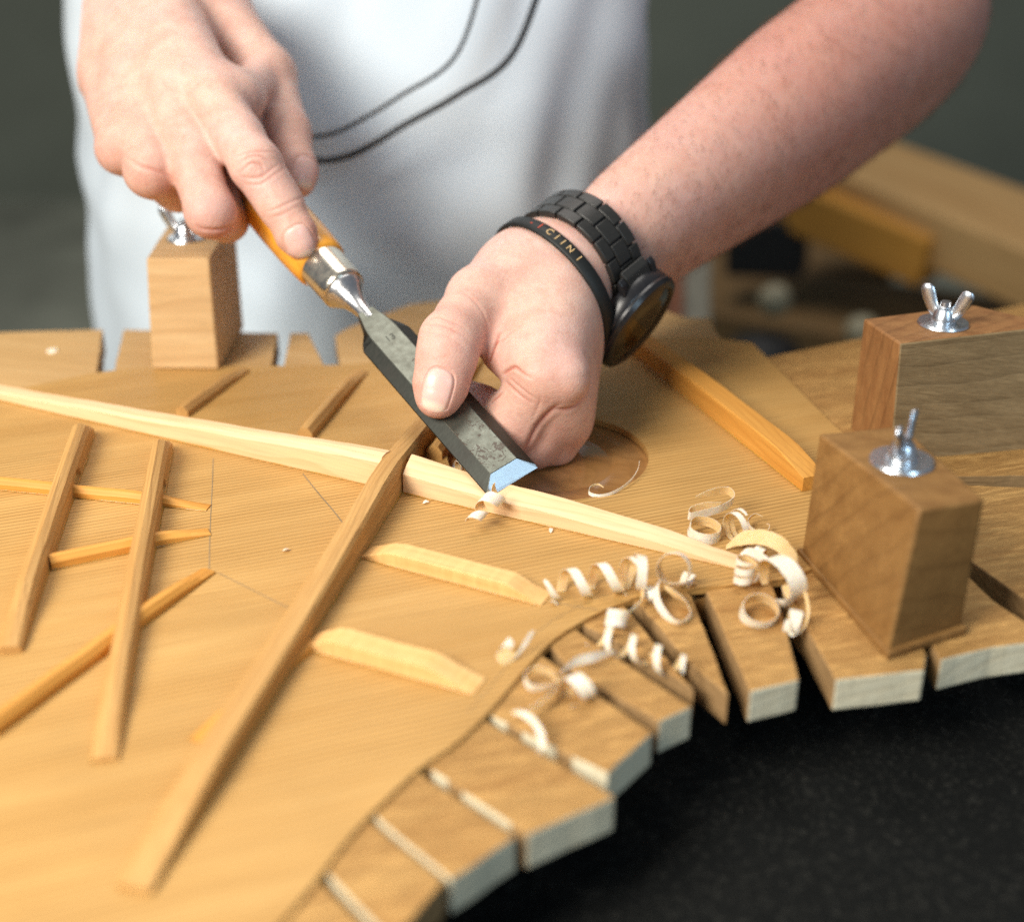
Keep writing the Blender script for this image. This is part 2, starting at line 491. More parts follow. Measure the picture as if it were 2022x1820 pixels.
HC = (0.0155, 0.0235); HR = 0.0435
cx = sum(p.x for p in outline) / len(outline); cy = sum(p.y for p in outline) / len(outline)
inner = [((p.x - cx) * 0.965 + cx, (p.y - cy) * 0.955 + cy) for p in outline]
prism('centre_panel', inner, -0.0148 + 0.015, -0.0062 + 0.015, M['ply_top'], wb)
disc_prof = [(0.0001, 0.0), (0.0520, 0.0), (0.0520, 0.0016), (0.0440, 0.0026), (0.0300, 0.0026), (0.0288, 0.0021), (0.0270, 0.0021), (0.0258, 0.0026), (0.0001, 0.0026)]
hd = lathe('sound_hole_backing', disc_prof, M['lacquer'], wb, n=72)
hd.matrix_basis = Matrix.Translation((HC[0], HC[1], -0.0061 + 0.015)) @ Matrix.Rotation(R(90), 4, 'X')


def tab(pts, rough=True, thick=0.0125, mat=None):
    """one sawn tab: top polygon in world coordinates, side walls paler than the top"""
    P2 = [Vector((p[0], p[1])) for p in pts]
    # break the long edges up a little so the saw cut is not dead straight
    out = []
    for i, p in enumerate(P2):
        q = P2[(i + 1) % len(P2)]
        d = q - p; k = max(1, int(d.length / 0.006)); nrm = Vector((-d.y, d.x)).normalized()
        for j in range(k):
            t = j / k
            w = p + d * t
            if 0 < j and rough: w = w + nrm * 0.0005 * mnoise.noise(Vector((w.x * 170, w.y * 170, 3.1)))
            out.append(w)
    n = len(out)
    v = [(p.x, p.y, ZT - thick) for p in out] + [(p.x, p.y, ZT) for p in out]
    f = [list(range(n))[::-1], list(range(n, 2 * n))] + [[i, (i + 1) % n, n + (i + 1) % n, n + i] for i in range(n)]
    o = mesh('tab', v, f, None, wb, bevel=0.0007, segs=2)
    o.location = OFF
    o.data.materials.append(mat or M['ply_top']); o.data.materials.append(M['ply_wall']); o.data.materials.append(M['ply_edge'])
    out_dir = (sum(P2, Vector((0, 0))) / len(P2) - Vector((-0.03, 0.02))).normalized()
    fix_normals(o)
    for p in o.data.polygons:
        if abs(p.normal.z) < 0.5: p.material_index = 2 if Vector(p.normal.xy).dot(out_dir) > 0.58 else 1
    return o


# near side, left to right
tab(lines((-0.07405, -0.24772, -0.00150), (-0.06226, -0.21644, -0.00150), (-0.03142, -0.25440, -0.00150), (-0.04589, -0.27745, -0.00150)))
tab(lines((-0.06049, -0.21444, -0.00150), (-0.04600, -0.20093, -0.00150), (-0.01769, -0.23142, -0.00150), (-0.02970, -0.25242, -0.00150)))
tab(lines((-0.04523, -0.19877, -0.00150), (-0.02962, -0.18464, -0.00150), (0.00125, -0.21444, -0.00150), (-0.01611, -0.23086, -0.00150)))
tab(lines((-0.02771, -0.18184, -0.00150), (-0.01996, -0.17421, -0.00150), (-0.00877, -0.16173, -0.00150), (0.02355, -0.19216, -0.00150), (0.02943, -0.19812, -0.00150), (0.00403, -0.21404, -0.00150)))
tab(lines((-0.00814, -0.15311, -0.00150), (0.00828, -0.12520, -0.00150), (0.01797, -0.13743, -0.00150), (0.04289, -0.16855, -0.00150), (0.02792, -0.18786, -0.00150), (-0.00660, -0.16018, -0.00150)))
tab(lines((0.01097, -0.11792, -0.00150), (0.02074, -0.10948, -0.00150), (0.02689, -0.11854, -0.00150), (0.05650, -0.15549, -0.00150), (0.04545, -0.16301, -0.00150), (0.01967, -0.13601, -0.00150)))
tab(lines((0.02263, -0.10629, -0.00150), (0.03681, -0.09139, -0.00150), (0.04075, -0.09878, -0.00150), (0.05480, -0.13828, -0.00150), (0.05838, -0.14663, -0.00150), (0.03496, -0.11823, -0.00150), (0.02593, -0.11044, -0.00150)))
tab(lines((0.04088, -0.09241, -0.00150), (0.04172, -0.08623, -0.00150), (0.06237, -0.08098, -0.00150), (0.06442, -0.09139, -0.00150), (0.06772, -0.13168, -0.00150), (0.06886, -0.14908, -0.00150), (0.05881, -0.13226, -0.00150), (0.04495, -0.09545, -0.00150)))
tab(lines((0.06904, -0.07920, -0.00150), (0.09439, -0.07669, -0.00150), (0.09473, -0.09645, -0.00150), (0.09390, -0.11915, -0.00150), (0.09276, -0.14110, -0.00150), (0.07588, -0.14745, -0.00150), (0.07047, -0.09207, -0.00150)))
tab(lines((0.09927, -0.07014, -0.00150), (0.11355, -0.05501, -0.00150), (0.13780, -0.08098, -0.00150), (0.13754, -0.10948, -0.00150), (0.13807, -0.12639, -0.00150), (0.13482, -0.13572, -0.00150), (0.10454, -0.14110, -0.00150), (0.10131, -0.11107, -0.00150), (0.09731, -0.09410, -0.00150)))
tab(lines((0.14148, -0.08098, -0.00150), (0.16312, -0.05695, -0.00150), (0.16688, -0.07307, -0.00150), (0.17106, -0.09309, -0.00150), (0.18329, -0.11792, -0.00150), (0.16124, -0.12249, -0.00150), (0.14178, -0.12993, -0.00150), (0.14042, -0.11044, -0.00150)))
tab(lines((0.14251, -0.03903, -0.00150), (0.15789, -0.00189, -0.00150), (0.18712, -0.00282, -0.00150), (0.21998, -0.00512, -0.00150), (0.22575, -0.07741, -0.00150), (0.19012, -0.11107, -0.00150), (0.17135, -0.06456, -0.00150), (0.16537, -0.04912, -0.00150)))
tab(lines((0.13473, 0.05106, -0.00150), (0.12440, 0.14879, -0.00150), (0.12642, 0.13888, -0.00150), (0.18463, 0.16790, -0.00150), (0.33534, 0.24474, -0.00150), (0.28337, 0.02477, -0.00150), (0.22397, 0.00611, -0.00150), (0.18953, 0.00516, -0.00150), (0.15814, 0.00755, -0.00150)), mat=M['ply_top'])
# far side, left to right
tab(lines((-0.26996, 0.06219, -0.00150), (-0.33551, 0.06789, -0.00150), (-0.36091, 0.17017, -0.00150), (-0.22062, 0.18169, -0.00150), (-0.20309, 0.10419, -0.00150)), mat=M['ply_smooth'])
tab(lines((-0.19728, 0.11387, -0.00150), (-0.20942, 0.18169, -0.00150), (-0.12530, 0.17627, -0.00150), (-0.11977, 0.11387, -0.00150)), mat=M['ply_smooth'])
tab(lines((-0.11377, 0.11387, -0.00150), (-0.11879, 0.17627, -0.00150), (-0.10902, 0.17627, -0.00150), (-0.08977, 0.11387, -0.00150)), mat=M['ply_smooth'])
tab(lines((-0.08351, 0.11387, -0.00150), (-0.09447, 0.17245, -0.00150), (-0.08853, 0.18482, -0.00150), (-0.05796, 0.22266, -0.00150), (-0.00323, 0.24203, -0.00150), (0.06900, 0.22785, -0.00150), (0.09662, 0.20003, -0.00150), (0.10919, 0.20003, -0.00150), (0.10922, 0.18169, -0.00150), (0.11083, 0.16790, -0.00150), (0.12012, 0.16192, -0.00150), (0.12253, 0.15023, -0.00150), (0.10970, 0.13058, -0.00150), (0.02276, 0.13058, -0.00150)), mat=M['ply_smooth'])
# pencil-sized dowel end showing in the far left tab
dw = lathe('dowel_end', [(0.0001, -0.006), (0.0029, -0.006), (0.0029, 0.0006), (0.0024, 0.001), (0.0001, 0.001)], M['shaving'], wb, n=20)
dw.matrix_basis = Matrix.Translation(Vector((-0.23753, 0.14879, -0.00150)) + OFF) @ Matrix.Rotation(R(90), 4, 'X')

# ------------------------------------------------------------------ guitar top with its braces
gt = empty('guitar_top', (0, 0, -0.003))
tag(gt, 'spruce guitar top lying face down with glued braces and a round sound hole', 'guitar top')
sb = board_with_hole('soundboard', outline, HC, HR, 0.0, 0.0029, M['spruce_top'])
sb.parent = gt
BO = Vector((0, 0, 0.003))   # braces stand on the board's upper face, relative to the parent


def brace(p0, p1, stations, width, mat, prof='gable', name='brace'):
    """p0, p1: base centre line on the board; stations: (t, height[, lift])"""
    p0 = Vector(p0); p1 = Vector(p1)
    d = p1 - p0; Lg = d.length; ang = math.atan2(d.y, d.x)
    rings = []
    # refine
    st = []
    for (a, b_) in zip(stations[:-1], stations[1:]):
        k = max(2, int((b_[0] - a[0]) * Lg / 0.006))
        for j in range(k):
            s = j / k; st.append([u + (w - u) * s for u, w in zip(a, b_)])
    st.append(list(stations[-1]))
    for s in st:
        t, h = s[0], max(s[1], 0.0004)
        x = t * Lg; w = width / 2
        j = 0.00018 * mnoise.noise(Vector((x * 90, p0.x * 50, p0.y * 50)))
        lift = s[2] if len(s) > 2 else -0.0001
        if prof == 'gable':      # bevelled towards both sides, ridge on top
            sec = [(-w, lift), (w, lift), (w, h * 0.55), (w * 0.62, h * 0.86), (w * 0.1, h), (-w * 0.45, h * 0.92), (-w, h * 0.52)]
        elif prof == 'paring':   # flat facet pared towards the viewer
            sec = [(-w, lift), (w, lift), (w, h * 0.90), (w * 0.86, h), (w * 0.6, h * 0.975), (-w * 0.2, h * 0.80), (-w, h * 0.60)]
        elif prof == 'flat':
            sec = [(-w, lift), (w, lift), (w, h * 0.95), (w * 0.93, h), (0, h), (-w * 0.93, h), (-w, h * 0.95)]
        elif prof == 'tall':     # upright faces, eased top edges
            sec = [(-w, lift), (w, lift), (w, h * 0.84), (w * 0.78, h * 0.97), (0, h), (-w * 0.72, h * 0.96), (-w, h * 0.80)]
        else:                    # round
            sec = [(-w, lift), (w, lift), (w, h * 0.62), (w * 0.68, h * 0.88), (0, h), (-w * 0.68, h * 0.88), (-w, h * 0.62)]
        rings.append([(x, y + j, max(z, lift) + (j if z > 0.002 else 0)) for y, z in sec])
    o = loft(name, rings, mat, gt, auto=R(11))
    # amber glue squeezed out along both feet of the brace
    gv, gf = [], []
    for side in (-1, 1):
        base = len(gv); kk = 0
        for r_ in rings:
            if r_[0][2] > 0.0005: continue
            x = r_[0][0]; nz_ = mnoise.noise(Vector((x * 120, side * 3.0 + p0.x * 40, p0.y * 40)))
            wd = 0.00045 + 0.00075 * max(0, nz_); ht = 0.00025 + 0.0004 * max(0, nz_)
            y0 = (width / 2 - 0.0001) * side
            gv += [(x, y0, 0.0), (x, y0 + side * wd, 0.00002), (x, y0, ht)]
            if kk:
                a_ = base + 3 * (kk - 1)
                gf += [(a_, a_ + 3, a_ + 4, a_ + 1), (a_ + 1, a_ + 4, a_ + 5, a_ + 2)]
            kk += 1
    gb = mesh('glue_bead', gv, gf, M['glue'], o, smooth=True)
    o.matrix_basis = Matrix.Translation(Vector((p0.x, p0.y, 0)) + BO) @ Matrix.Rotation(ang, 4, 'Z')
    return o


def shift(p, d, w):   # move a base-edge point sideways to the centre line
    return Vector(p) + Vector(d).normalized() * w


XA0 = Vector((-0.29800, 0.10894, 0.00000)); XA1 = Vector((0.08579, -0.07524, 0.00000))
dA = (XA1 - XA0).normalized(); nA = Vector((-dA.y, dA.x, 0)); LA = (XA1 - XA0).length
def tA(px): return (Vector(px) - XA0).dot(dA) / LA
# long pale X brace in two lengths, either side of the crossing
tc0 = tA((-0.05387, -0.00942, 0.00000)); tc1 = tA((-0.04463, -0.01349, 0.00000))
a0 = XA0 + nA * 0.0042; a1 = XA1 + nA * 0.0042
brace(a0, a1, [(0.0, 0.003), (tA((-0.22639, 0.07556, 0.00000)), 0.0048), (tA((-0.11504, 0.02216, 0.00000)), 0.0105), (tA((-0.06532, -0.00345, 0.00000)), 0.0138), (tc0, 0.0142)], 0.0086, M['brace_pale'], 'tall')
brace(a0, a1, [(tc1, 0.0140), (tA((-0.03715, -0.01750, 0.00000)), 0.0132), (tA((-0.02460, -0.02321, 0.00000)), 0.0116), (tA((-0.00884, -0.03009, 0.00000)), 0.0102), (tA((-0.00020, -0.03431, 0.00000)), 0.0098), (tA((0.00575, -0.03764, 0.00000)), 0.0098), (tA((0.03890, -0.05493, 0.00000)), 0.0070), (tA((0.05494, -0.06224, 0.00000)), 0.0056), (tA((0.07103, -0.07011, 0.00000)), 0.0024), (tA((0.07998, -0.07305, 0.00000)), 0.0012), (1.0, 0.0006)], 0.0086, M['brace_pale'], 'paring')
# crossing brace
XB0 = Vector((-0.00679, 0.14781, 0.00000)); XB1 = Vector((-0.08694, -0.21653, 0.00000))
b_in = Vector((-0.04525, -0.01349, 0.00000)); b_out = Vector((-0.08362, -0.19398, 0.00000))
dB = (b_out - b_in).normalized(); nB = Vector((-dB.y, dB.x, 0))
bs0 = b_in - dB * 0.150 - nB * 0.0047; bs1 = b_out + dB * 0.045 - nB * 0.0047
LB = (bs1 - bs0).length
def tB(p): return (Vector(p) - bs0).dot(dB) / LB
tb = tB(b_in)
brace(bs0, bs1, [(0.0, 0.002), (tb * 0.35, 0.006), (tb * 0.75, 0.0115), (tb, 0.0146), (tb + 0.04, 0.0146), (tB((-0.05528, -0.06262, 0.00000)), 0.0120), (tB((-0.06829, -0.11680, 0.00000)), 0.0090), (tB((-0.08362, -0.19398, 0.00000)), 0.0074), (1.0, 0.0018)], 0.0094, M['brace_tan'], 'tall')
# two short braces on the far side
brace((-0.15148, 0.06339, 0.00000), (-0.13314, 0.11945, 0.00000), [(0, 0.0052), (0.1, 0.0056), (0.7, 0.0045), (1, 0.0012)], 0.0062, M['brace_tan'], 'gable')
brace((-0.09144, 0.03815, 0.00000), (-0.07473, 0.11679, 0.00000), [(0, 0.0060), (0.1, 0.0064), (0.7, 0.005), (1, 0.0012)], 0.0066, M['brace_tan'], 'gable')
# two tone bars
brace((-0.19001, 0.04348, 0.00000), (-0.16608, -0.12860, 0.00000), [(0, 0.0042, -0.0001), (0.07, 0.0112, -0.0001), (0.235, 0.0108, -0.0001), (0.25, 0.0108, 0.0050), (0.285, 0.0106, 0.0062), (0.32, 0.0106, 0.0050), (0.33, 0.0106, -0.0001), (0.8, 0.009, -0.0001), (1, 0.003, -0.0001)], 0.0076, M['brace_tan'], 'round', name='tone_bar')
brace((-0.15155, 0.02775, 0.00000), (-0.11961, -0.18466, 0.00000), [(0, 0.0045, -0.0001), (0.06, 0.0112, -0.0001), (0.165, 0.0108, -0.0001), (0.178, 0.0108, 0.0050), (0.20, 0.0107, 0.0060), (0.222, 0.0106, 0.0050), (0.23, 0.0106, -0.0001), (0.55, 0.0092, -0.0001), (0.85, 0.006, -0.0001), (1, 0.0016, -0.0001)], 0.0076, M['brace_tan'], 'round', name='tone_bar')
# three finger braces under them
brace((-0.22443, -0.00483, 0.00000), (-0.12117, -0.02624, 0.00000), [(0, 0.0046), (0.70, 0.0044), (0.80, 0.0036), (1, 0.0004)], 0.0052, M['brace_orange'], 'gable', name='finger_brace')
brace((-0.17017, -0.07195, 0.00000), (-0.11700, -0.04581, 0.00000), [(0, 0.0052), (0.62, 0.0048), (0.75, 0.004), (1, 0.0005)], 0.0058, M['brace_orange'], 'gable', name='finger_brace')
brace((-0.15770, -0.17175, 0.00000), (-0.11104, -0.07524, 0.00000), [(0, 0.0056), (0.70, 0.0052), (0.85, 0.004), (1, 0.0008)], 0.0058, M['brace_orange'], 'gable', name='finger_brace')
brace((-0.06743, -0.12322, 0.00000), (-0.09427, -0.17517, 0.00000), [(0, 0.0022), (0.6, 0.0020), (1, 0.0005)], 0.0060, M['brace_orange'], 'gable', name='finger_brace')
# two short flat braces right of the crossing brace
brace((-0.05459, -0.06186, 0.00000), (0.01217, -0.09516, 0.00000), [(0, 0.0005), (0.14, 0.0048), (0.2, 0.0056), (0.78, 0.0054), (0.82, 0.0050), (0.9, 0.0026), (1, 0.0004)], 0.0088, M['brace_mottled'], 'flat', name='finger_brace')
brace((-0.06767, -0.12140, 0.00000), (-0.01032, -0.14736, 0.00000), [(0, 0.0006), (0.14, 0.0052), (0.2, 0.0060), (0.72, 0.0058), (0.78, 0.0050), (0.88, 0.0026), (1, 0.0004)], 0.0092, M['brace_mottled'], 'flat', name='finger_brace')
# transverse brace beyond the sound hole
brace((0.05043, 0.18549, 0.00000), (0.12367, -0.00987, 0.00000), [(0, 0.003), (0.2, 0.0085), (0.5, 0.0105), (0.86, 0.0105), (0.9, 0.0098), (1, 0.0062)], 0.0105, M['brace_orange'], 'flat', name='transverse_brace')
# short stub by the crossing under the chisel, seen left of the blade
brace((-0.03331, 0.01916, 0.00000), (-0.02420, 0.05053, 0.00000), [(0, 0.0062), (0.3, 0.0062), (1, 0.003)], 0.0068, M['brace_tan'], 'gable')


def pencil_line(pts, w=0.00035):
    pts = [Vector(p) for p in pts]
    v, f = [], []
    for i, p in enumerate(pts):
        t = (pts[min(i + 1, len(pts) - 1)] - pts[max(i - 1, 0)]); n = Vector((-t.y, t.x, 0)).normalized() * w / 2
        v += [(p.x + n.x, p.y + n.y, 0.0030), (p.x - n.x, p.y - n.y, 0.0030)]
    for i in range(len(pts) - 1): f.append((2 * i, 2 * i + 1, 2 * i + 3, 2 * i + 2))
    o = mesh('pencil_mark', v, f, M['pencil'], gt)
    return o


pencil_line(catmull([(-0.12844, 0.01916, 0.00000), (-0.12359, -0.00714, 0.00000), (-0.11743, -0.04175, 0.00000), (-0.11119, -0.07451, 0.00000)], 6))
pencil_line(catmull([(-0.08786, 0.00454, 0.00000), (-0.07866, -0.01394, 0.00000), (-0.07065, -0.02924, 0.00000), (-0.06281, -0.04581, 0.00000)], 6), 0.0005)
pencil_line(catmull([(-0.10767, -0.07632, 0.00000), (-0.09255, -0.08868, 0.00000), (-0.08013, -0.09884, 0.00000), (-0.07365, -0.10443, 0.00000)], 6))
pencil_line(catmull([(0.01323, -0.09550, 0.00000), (0.02113, -0.09917, 0.00000), (0.02988, -0.10148, 0.00000)], 6))

pencil_line([p + (Vector((-0.06, -0.02, 0)) - p).normalized() * 0.0075 for p in catmull(near_arc, 4)[38:70]], 0.00016)

# ------------------------------------------------------------------ clamping blocks with wing nuts
WING = 'wing nuts on the clamping blocks'


def washer_and_nut(c, yaw, label_w, label_n, r=0.0098, spread=1.0, bolt_h=0.0075, tilt=0.0):
    c = Vector(c)
    T = Matrix.Translation(c) @ Matrix.Rotation(tilt, 4, 'X')
    RX = Matrix.Rotation(R(90), 4, 'X')
    w = lathe('washer', [(0.0034, 0.0), (r, 0.0), (r + 0.0001, 0.0004), (r - 0.0004, 0.0013), (0.0034, 0.0013), (0.0034, 0.0)], M['zinc'], None, n=48)
    w.matrix_basis = T @ RX
    tag(w, label_w, 'washer', 'zinc washers on the clamping blocks')
    root = empty('wing_nut', c)
    root.matrix_basis = T @ Matrix.Translation((0, 0, 0.0013)) @ Matrix.Rotation(yaw, 4, 'Z')
    tag(root, label_n, 'wing nut', WING)
    lathe('hub', [(0.0028, 0.0), (0.0052, 0.0), (0.0054, 0.0006), (0.0050, 0.0022), (0.0040, 0.0052), (0.0036, 0.0058), (0.0028, 0.0058)], M['zinc'], root, n=28).matrix_basis = RX
    # two wings, lofted outwards and upwards with a rounded end
    for s in (-1, 1):
        rings = []
        path = [(0.0030, 0.0030, 0.0042, 0.0030), (0.0052, 0.0042, 0.0044, 0.0026), (0.0072, 0.0068, 0.0048, 0.0022), (0.0090, 0.0100, 0.0052, 0.0020), (0.0104, 0.0128, 0.0050, 0.0020), (0.0111, 0.0144, 0.0036, 0.0018), (0.0114, 0.0150, 0.0014, 0.0012)]
        for k, (x, z, hw, th) in enumerate(path):
            a = R(30 + 8 * k)
            tx, tz = math.cos(a), math.sin(a)
            ring = []
            for q in range(12):
                an = 2 * math.pi * q / 12
                u, v_ = math.cos(an) * hw * 0.62, math.sin(an) * th * 0.62
                # u across the wing (perpendicular to path in the XZ plane), v through its thickness
                ring.append((s * (x * spread - tz * u), v_, z + tx * u))
            rings.append(ring)
        loft('wing', rings, M['zinc'], root, auto=R(50))
    bolt = lathe('bolt', [(0.0001, -0.03), (0.0028, -0.03)] + [p for i in range(14) for p in ((0.0028, -0.002 + i * bolt_h / 14 * 1.25), (0.0024, -0.002 + (i + 0.5) * bolt_h / 14 * 1.25))] + [(0.0022, bolt_h * 1.1 + 0.0006), (0.0001, bolt_h * 1.1 + 0.0006)], M['zinc'], root, n=20)
    bolt.matrix_basis = RX
    return root


def block(name, base, top, mat, label, pad=False, front=None):
    base = [Vector(p) for p in base]; top = [Vector(p) for p in top]
    org = sum(base, Vector()) / len(base)
    n = len(base)
    root = empty(name, org)
    f = [list(range(n))[::-1], list(range(n, 2 * n))] + [[i, (i + 1) % n, n + (i + 1) % n, n + i] for i in range(n)]
    # each side is a slightly warped sawn face, so it is built as a fine grid
    lv, per = 9, 7
    rings = []
    for k in range(lv):
        t = k / (lv - 1)
        cs = [base[i].lerp(top[i], t) for i in range(n)]
        rg = []
        for i in range(n):
            for j in range(per):
                q = cs[i].lerp(cs[(i + 1) % n], j / per) - org
                if j: q += (q - Vector((0, 0, q.z))).normalized() * 0.00025 * mnoise.noise(q * 120)
                rg.append(q)
        rings.append(rg)
    o = loft('body', rings, mat, root, auto=R(35), bevel=0.0010)
    if front:
        o.data.materials.append(front)
        for p in o.data.polygons:
            if p.normal.y < -0.75: p.material_index = 1
    if pad:
        grow = [p + (p - org).normalized() * 0.0022 for p in base]
        pv = [Vector((p.x, p.y, -0.0014)) - org for p in grow] + [Vector((p.x, p.y, 0.0016)) - org for p in grow]
        fix_normals(mesh('pad', pv, f, mat, root, bevel=0.0006))
    tag(root, label, 'block', 'clamping blocks around the guitar top')
    return root


block('clamping_block', [(-0.17927, 0.12078, 0.00000), (-0.14586, 0.12012, 0.00000), (-0.1440, 0.1790, 0.0), (-0.1790, 0.1800, 0.0)], [(-0.17695, 0.12692, 0.05530), (-0.14656, 0.12692, 0.05530), (-0.1455, 0.1880, 0.0553), (-0.1800, 0.1880, 0.0553)], M['block_light'], 'light wooden clamping block behind the long pale brace, below the chisel handle')
washer_and_nut((-0.16484, 0.15905, 0.05530), R(168), 'zinc washer on the light block below the chisel handle', 'wing nut on the light block below the chisel handle', r=0.0092)

block('clamping_block', [(0.10847, -0.06262, 0.00000), (0.12418, -0.12860, 0.00000), (0.15323, -0.11337, 0.00000), (0.1405, -0.0560, 0.0)], [(0.10993, -0.06349, 0.05000), (0.13035, -0.12093, 0.05000), (0.15333, -0.11430, 0.05000), (0.14169, -0.05649, 0.05000)], M['block_oak'], 'brown oak clamping block standing beside the pile of shavings', pad=True)
washer_and_nut((0.13346, -0.08663, 0.05000), R(58), 'zinc washer on the oak block beside the shavings', 'wing nut standing edge-on on the oak block beside the shavings', r=0.0110, spread=0.8)

block('clamping_block', [(0.1535, 0.0540, -0.003), (0.1625, 0.0195, -0.003), (0.2300, 0.0325, -0.003), (0.2280, 0.0760, -0.003), (0.2040, 0.0830, -0.003)],
      [(0.15184, 0.04825, 0.05300), (0.15985, 0.01845, 0.05300), (0.22594, 0.03821, 0.05300), (0.22665, 0.04635, 0.05300), (0.20500, 0.06594, 0.05300)], M['block_red'], 'reddish brown clamping block with a weathered grey face behind the oak block', front=M['block_grey'])
washer_and_nut((0.18419, 0.04132, 0.05300), R(-38), 'zinc washer on the reddish block behind the oak block', 'wing nut with spread wings on the reddish block behind the oak block', r=0.0108, spread=0.85)

# ------------------------------------------------------------------ chisel
TIP = Vector((0.00070, -0.02458, 0.01050))
CA = Vector((-0.5741, 0.7428, 0.3446)).normalized()
CW = Vector((0.8167, 0.4851, 0.3125)); CW = (CW - CA * CW.dot(CA)).normalized()
CN = CW.cross(CA)
CM = Matrix(((CW.x, CA.x, CN.x, TIP.x), (CW.y, CA.y, CN.y, TIP.y), (CW.z, CA.z, CN.z, TIP.z), (0, 0, 0, 1)))
chisel = empty('chisel', TIP)
chisel.matrix_basis = CM
tag(chisel, 'broad chisel with amber handle, steel ferrule and pitted grey blade', 'chisel')
HW, TH, SE, LW = 0.0119, 0.0042, 0.0009, 0.0064   # half width, thickness, side edge, land half width
BL = 0.096
vb = []
def ring(y, hw, lw, th, se): return [(-hw, y, 0), (hw, y, 0), (hw, y, se), (lw, y, th), (-lw, y, th), (-hw, y, se)]
# blade body, cut by the ground bevel at the tip
tipv = [(-HW, 0.0, 0.0), (HW, 0.0, 0.0)]
y_se = 0.0016; y_th = 0.0066
v = [(-HW, 0, 0), (HW, 0, 0), (HW, y_se, SE), (LW, y_th, TH), (-LW, y_th, TH), (-HW, y_se, SE)]
stations = [(BL * 0.5, HW, LW, TH, SE), (BL, HW * 0.985, LW * 0.99, TH * 1.05, SE * 1.1)]
shoulder = [(BL + 0.003, HW * 0.86, LW * 0.97, TH * 1.08, SE * 1.6), (BL + 0.007, HW * 0.60, LW * 0.90, TH * 1.12, TH * 0.5), (BL + 0.012, 0.0052, 0.0046, TH * 1.2, TH * 0.6), (BL + 0.0165, 0.0040, 0.0036, TH * 1.28, TH * 0.5)]
for s in stations + shoulder: v += ring(*s)
f = []
mats = []
f.append((0, 1, 2, 3, 4, 5)); mats.append(2)           # ground bevel
n_r = 1 + len(stations) + len(shoulder)
side_mat = {0: 1, 1: 1, 2: 1, 3: 0, 4: 1, 5: 1}
for k in range(n_r - 1):
    for i in range(6):
        j = (i + 1) % 6
        f.append((k * 6 + i, k * 6 + j, (k + 1) * 6 + j, (k + 1) * 6 + i)); mats.append(side_mat[i])
f.append(tuple(range((n_r - 1) * 6, n_r * 6))); mats.append(0)
bl = mesh('blade', v, f, None, chisel, bevel=0.00018, segs=1)
for k in ('blade_land', 'blade_side', 'blade_edge'): bl.data.materials.append(M[k])
for p, mi in zip(bl.data.polygons, mats): p.material_index = mi
fix_normals(bl)
ZC = TH * 0.55
neckp = [(0.0030, 0.1085), (0.0034, 0.1120), (0.0036, 0.1150), (0.0040, 0.1180), (0.0048, 0.1215), (0.0060, 0.1250), (0.0078, 0.1280), (0.0090, 0.1300), (0.0092, 0.1312), (0.0088, 0.1322), (0.0088, 0.134)]
lathe('neck', neckp, M['neck'], chisel, n=40, matrix=Matrix.Translation((0, 0, ZC)), auto=R(50))
lathe('ferrule', [(0.0088, 0.1312), (0.0098, 0.1312), (0.0103, 0.1320), (0.0104, 0.1335), (0.0109, 0.1500), (0.0106, 0.1504), (0.009, 0.1504)], M['ferrule'], chisel, n=48, matrix=Matrix.Translation((0, 0, ZC)))
lathe('handle', [(0.0090, 0.1495), (0.0112, 0.1503), (0.0122, 0.1520), (0.0128, 0.1580), (0.0132, 0.1700), (0.0132, 0.1900), (0.0126, 0.2100), (0.0122, 0.2300), (0.0122, 0.2480), (0.0125, 0.2600), (0.0120, 0.2670), (0.0100, 0.2705), (0.0001, 0.2715)], M['handle'], chisel, n=48, matrix=Matrix.Translation((0, 0, ZC)), auto=R(60))
# stamped size mark near the shoulder
def stamp(txt, x, y, size, rotz):
    cu = bpy.data.curves.new('stamp', 'FONT'); cu.body = txt; cu.size = size; cu.extrude = 0.00006
    cu.align_x = 'CENTER'; cu.align_y = 'CENTER'
    tmp = bpy.data.objects.new('stamp', cu); COL.objects.link(tmp)
    dg = bpy.context.evaluated_depsgraph_get()
    me = bpy.data.meshes.new_from_object(tmp.evaluated_get(dg))
    bpy.data.objects.remove(tmp)
    me.materials.clear(); me.materials.append(M['blade_side'])
    o = bpy.data.objects.new('size_stamp', me); COL.objects.link(o); o.parent = chisel
    o.matrix_basis = Matrix.Translation((x, y, TH * 1.053)) @ Matrix.Rotation(rotz, 4, 'Z')
stamp('13', 0.0005, 0.0925, 0.0048, R(0))

# ------------------------------------------------------------------ shavings
SG = 'curled wood shavings'


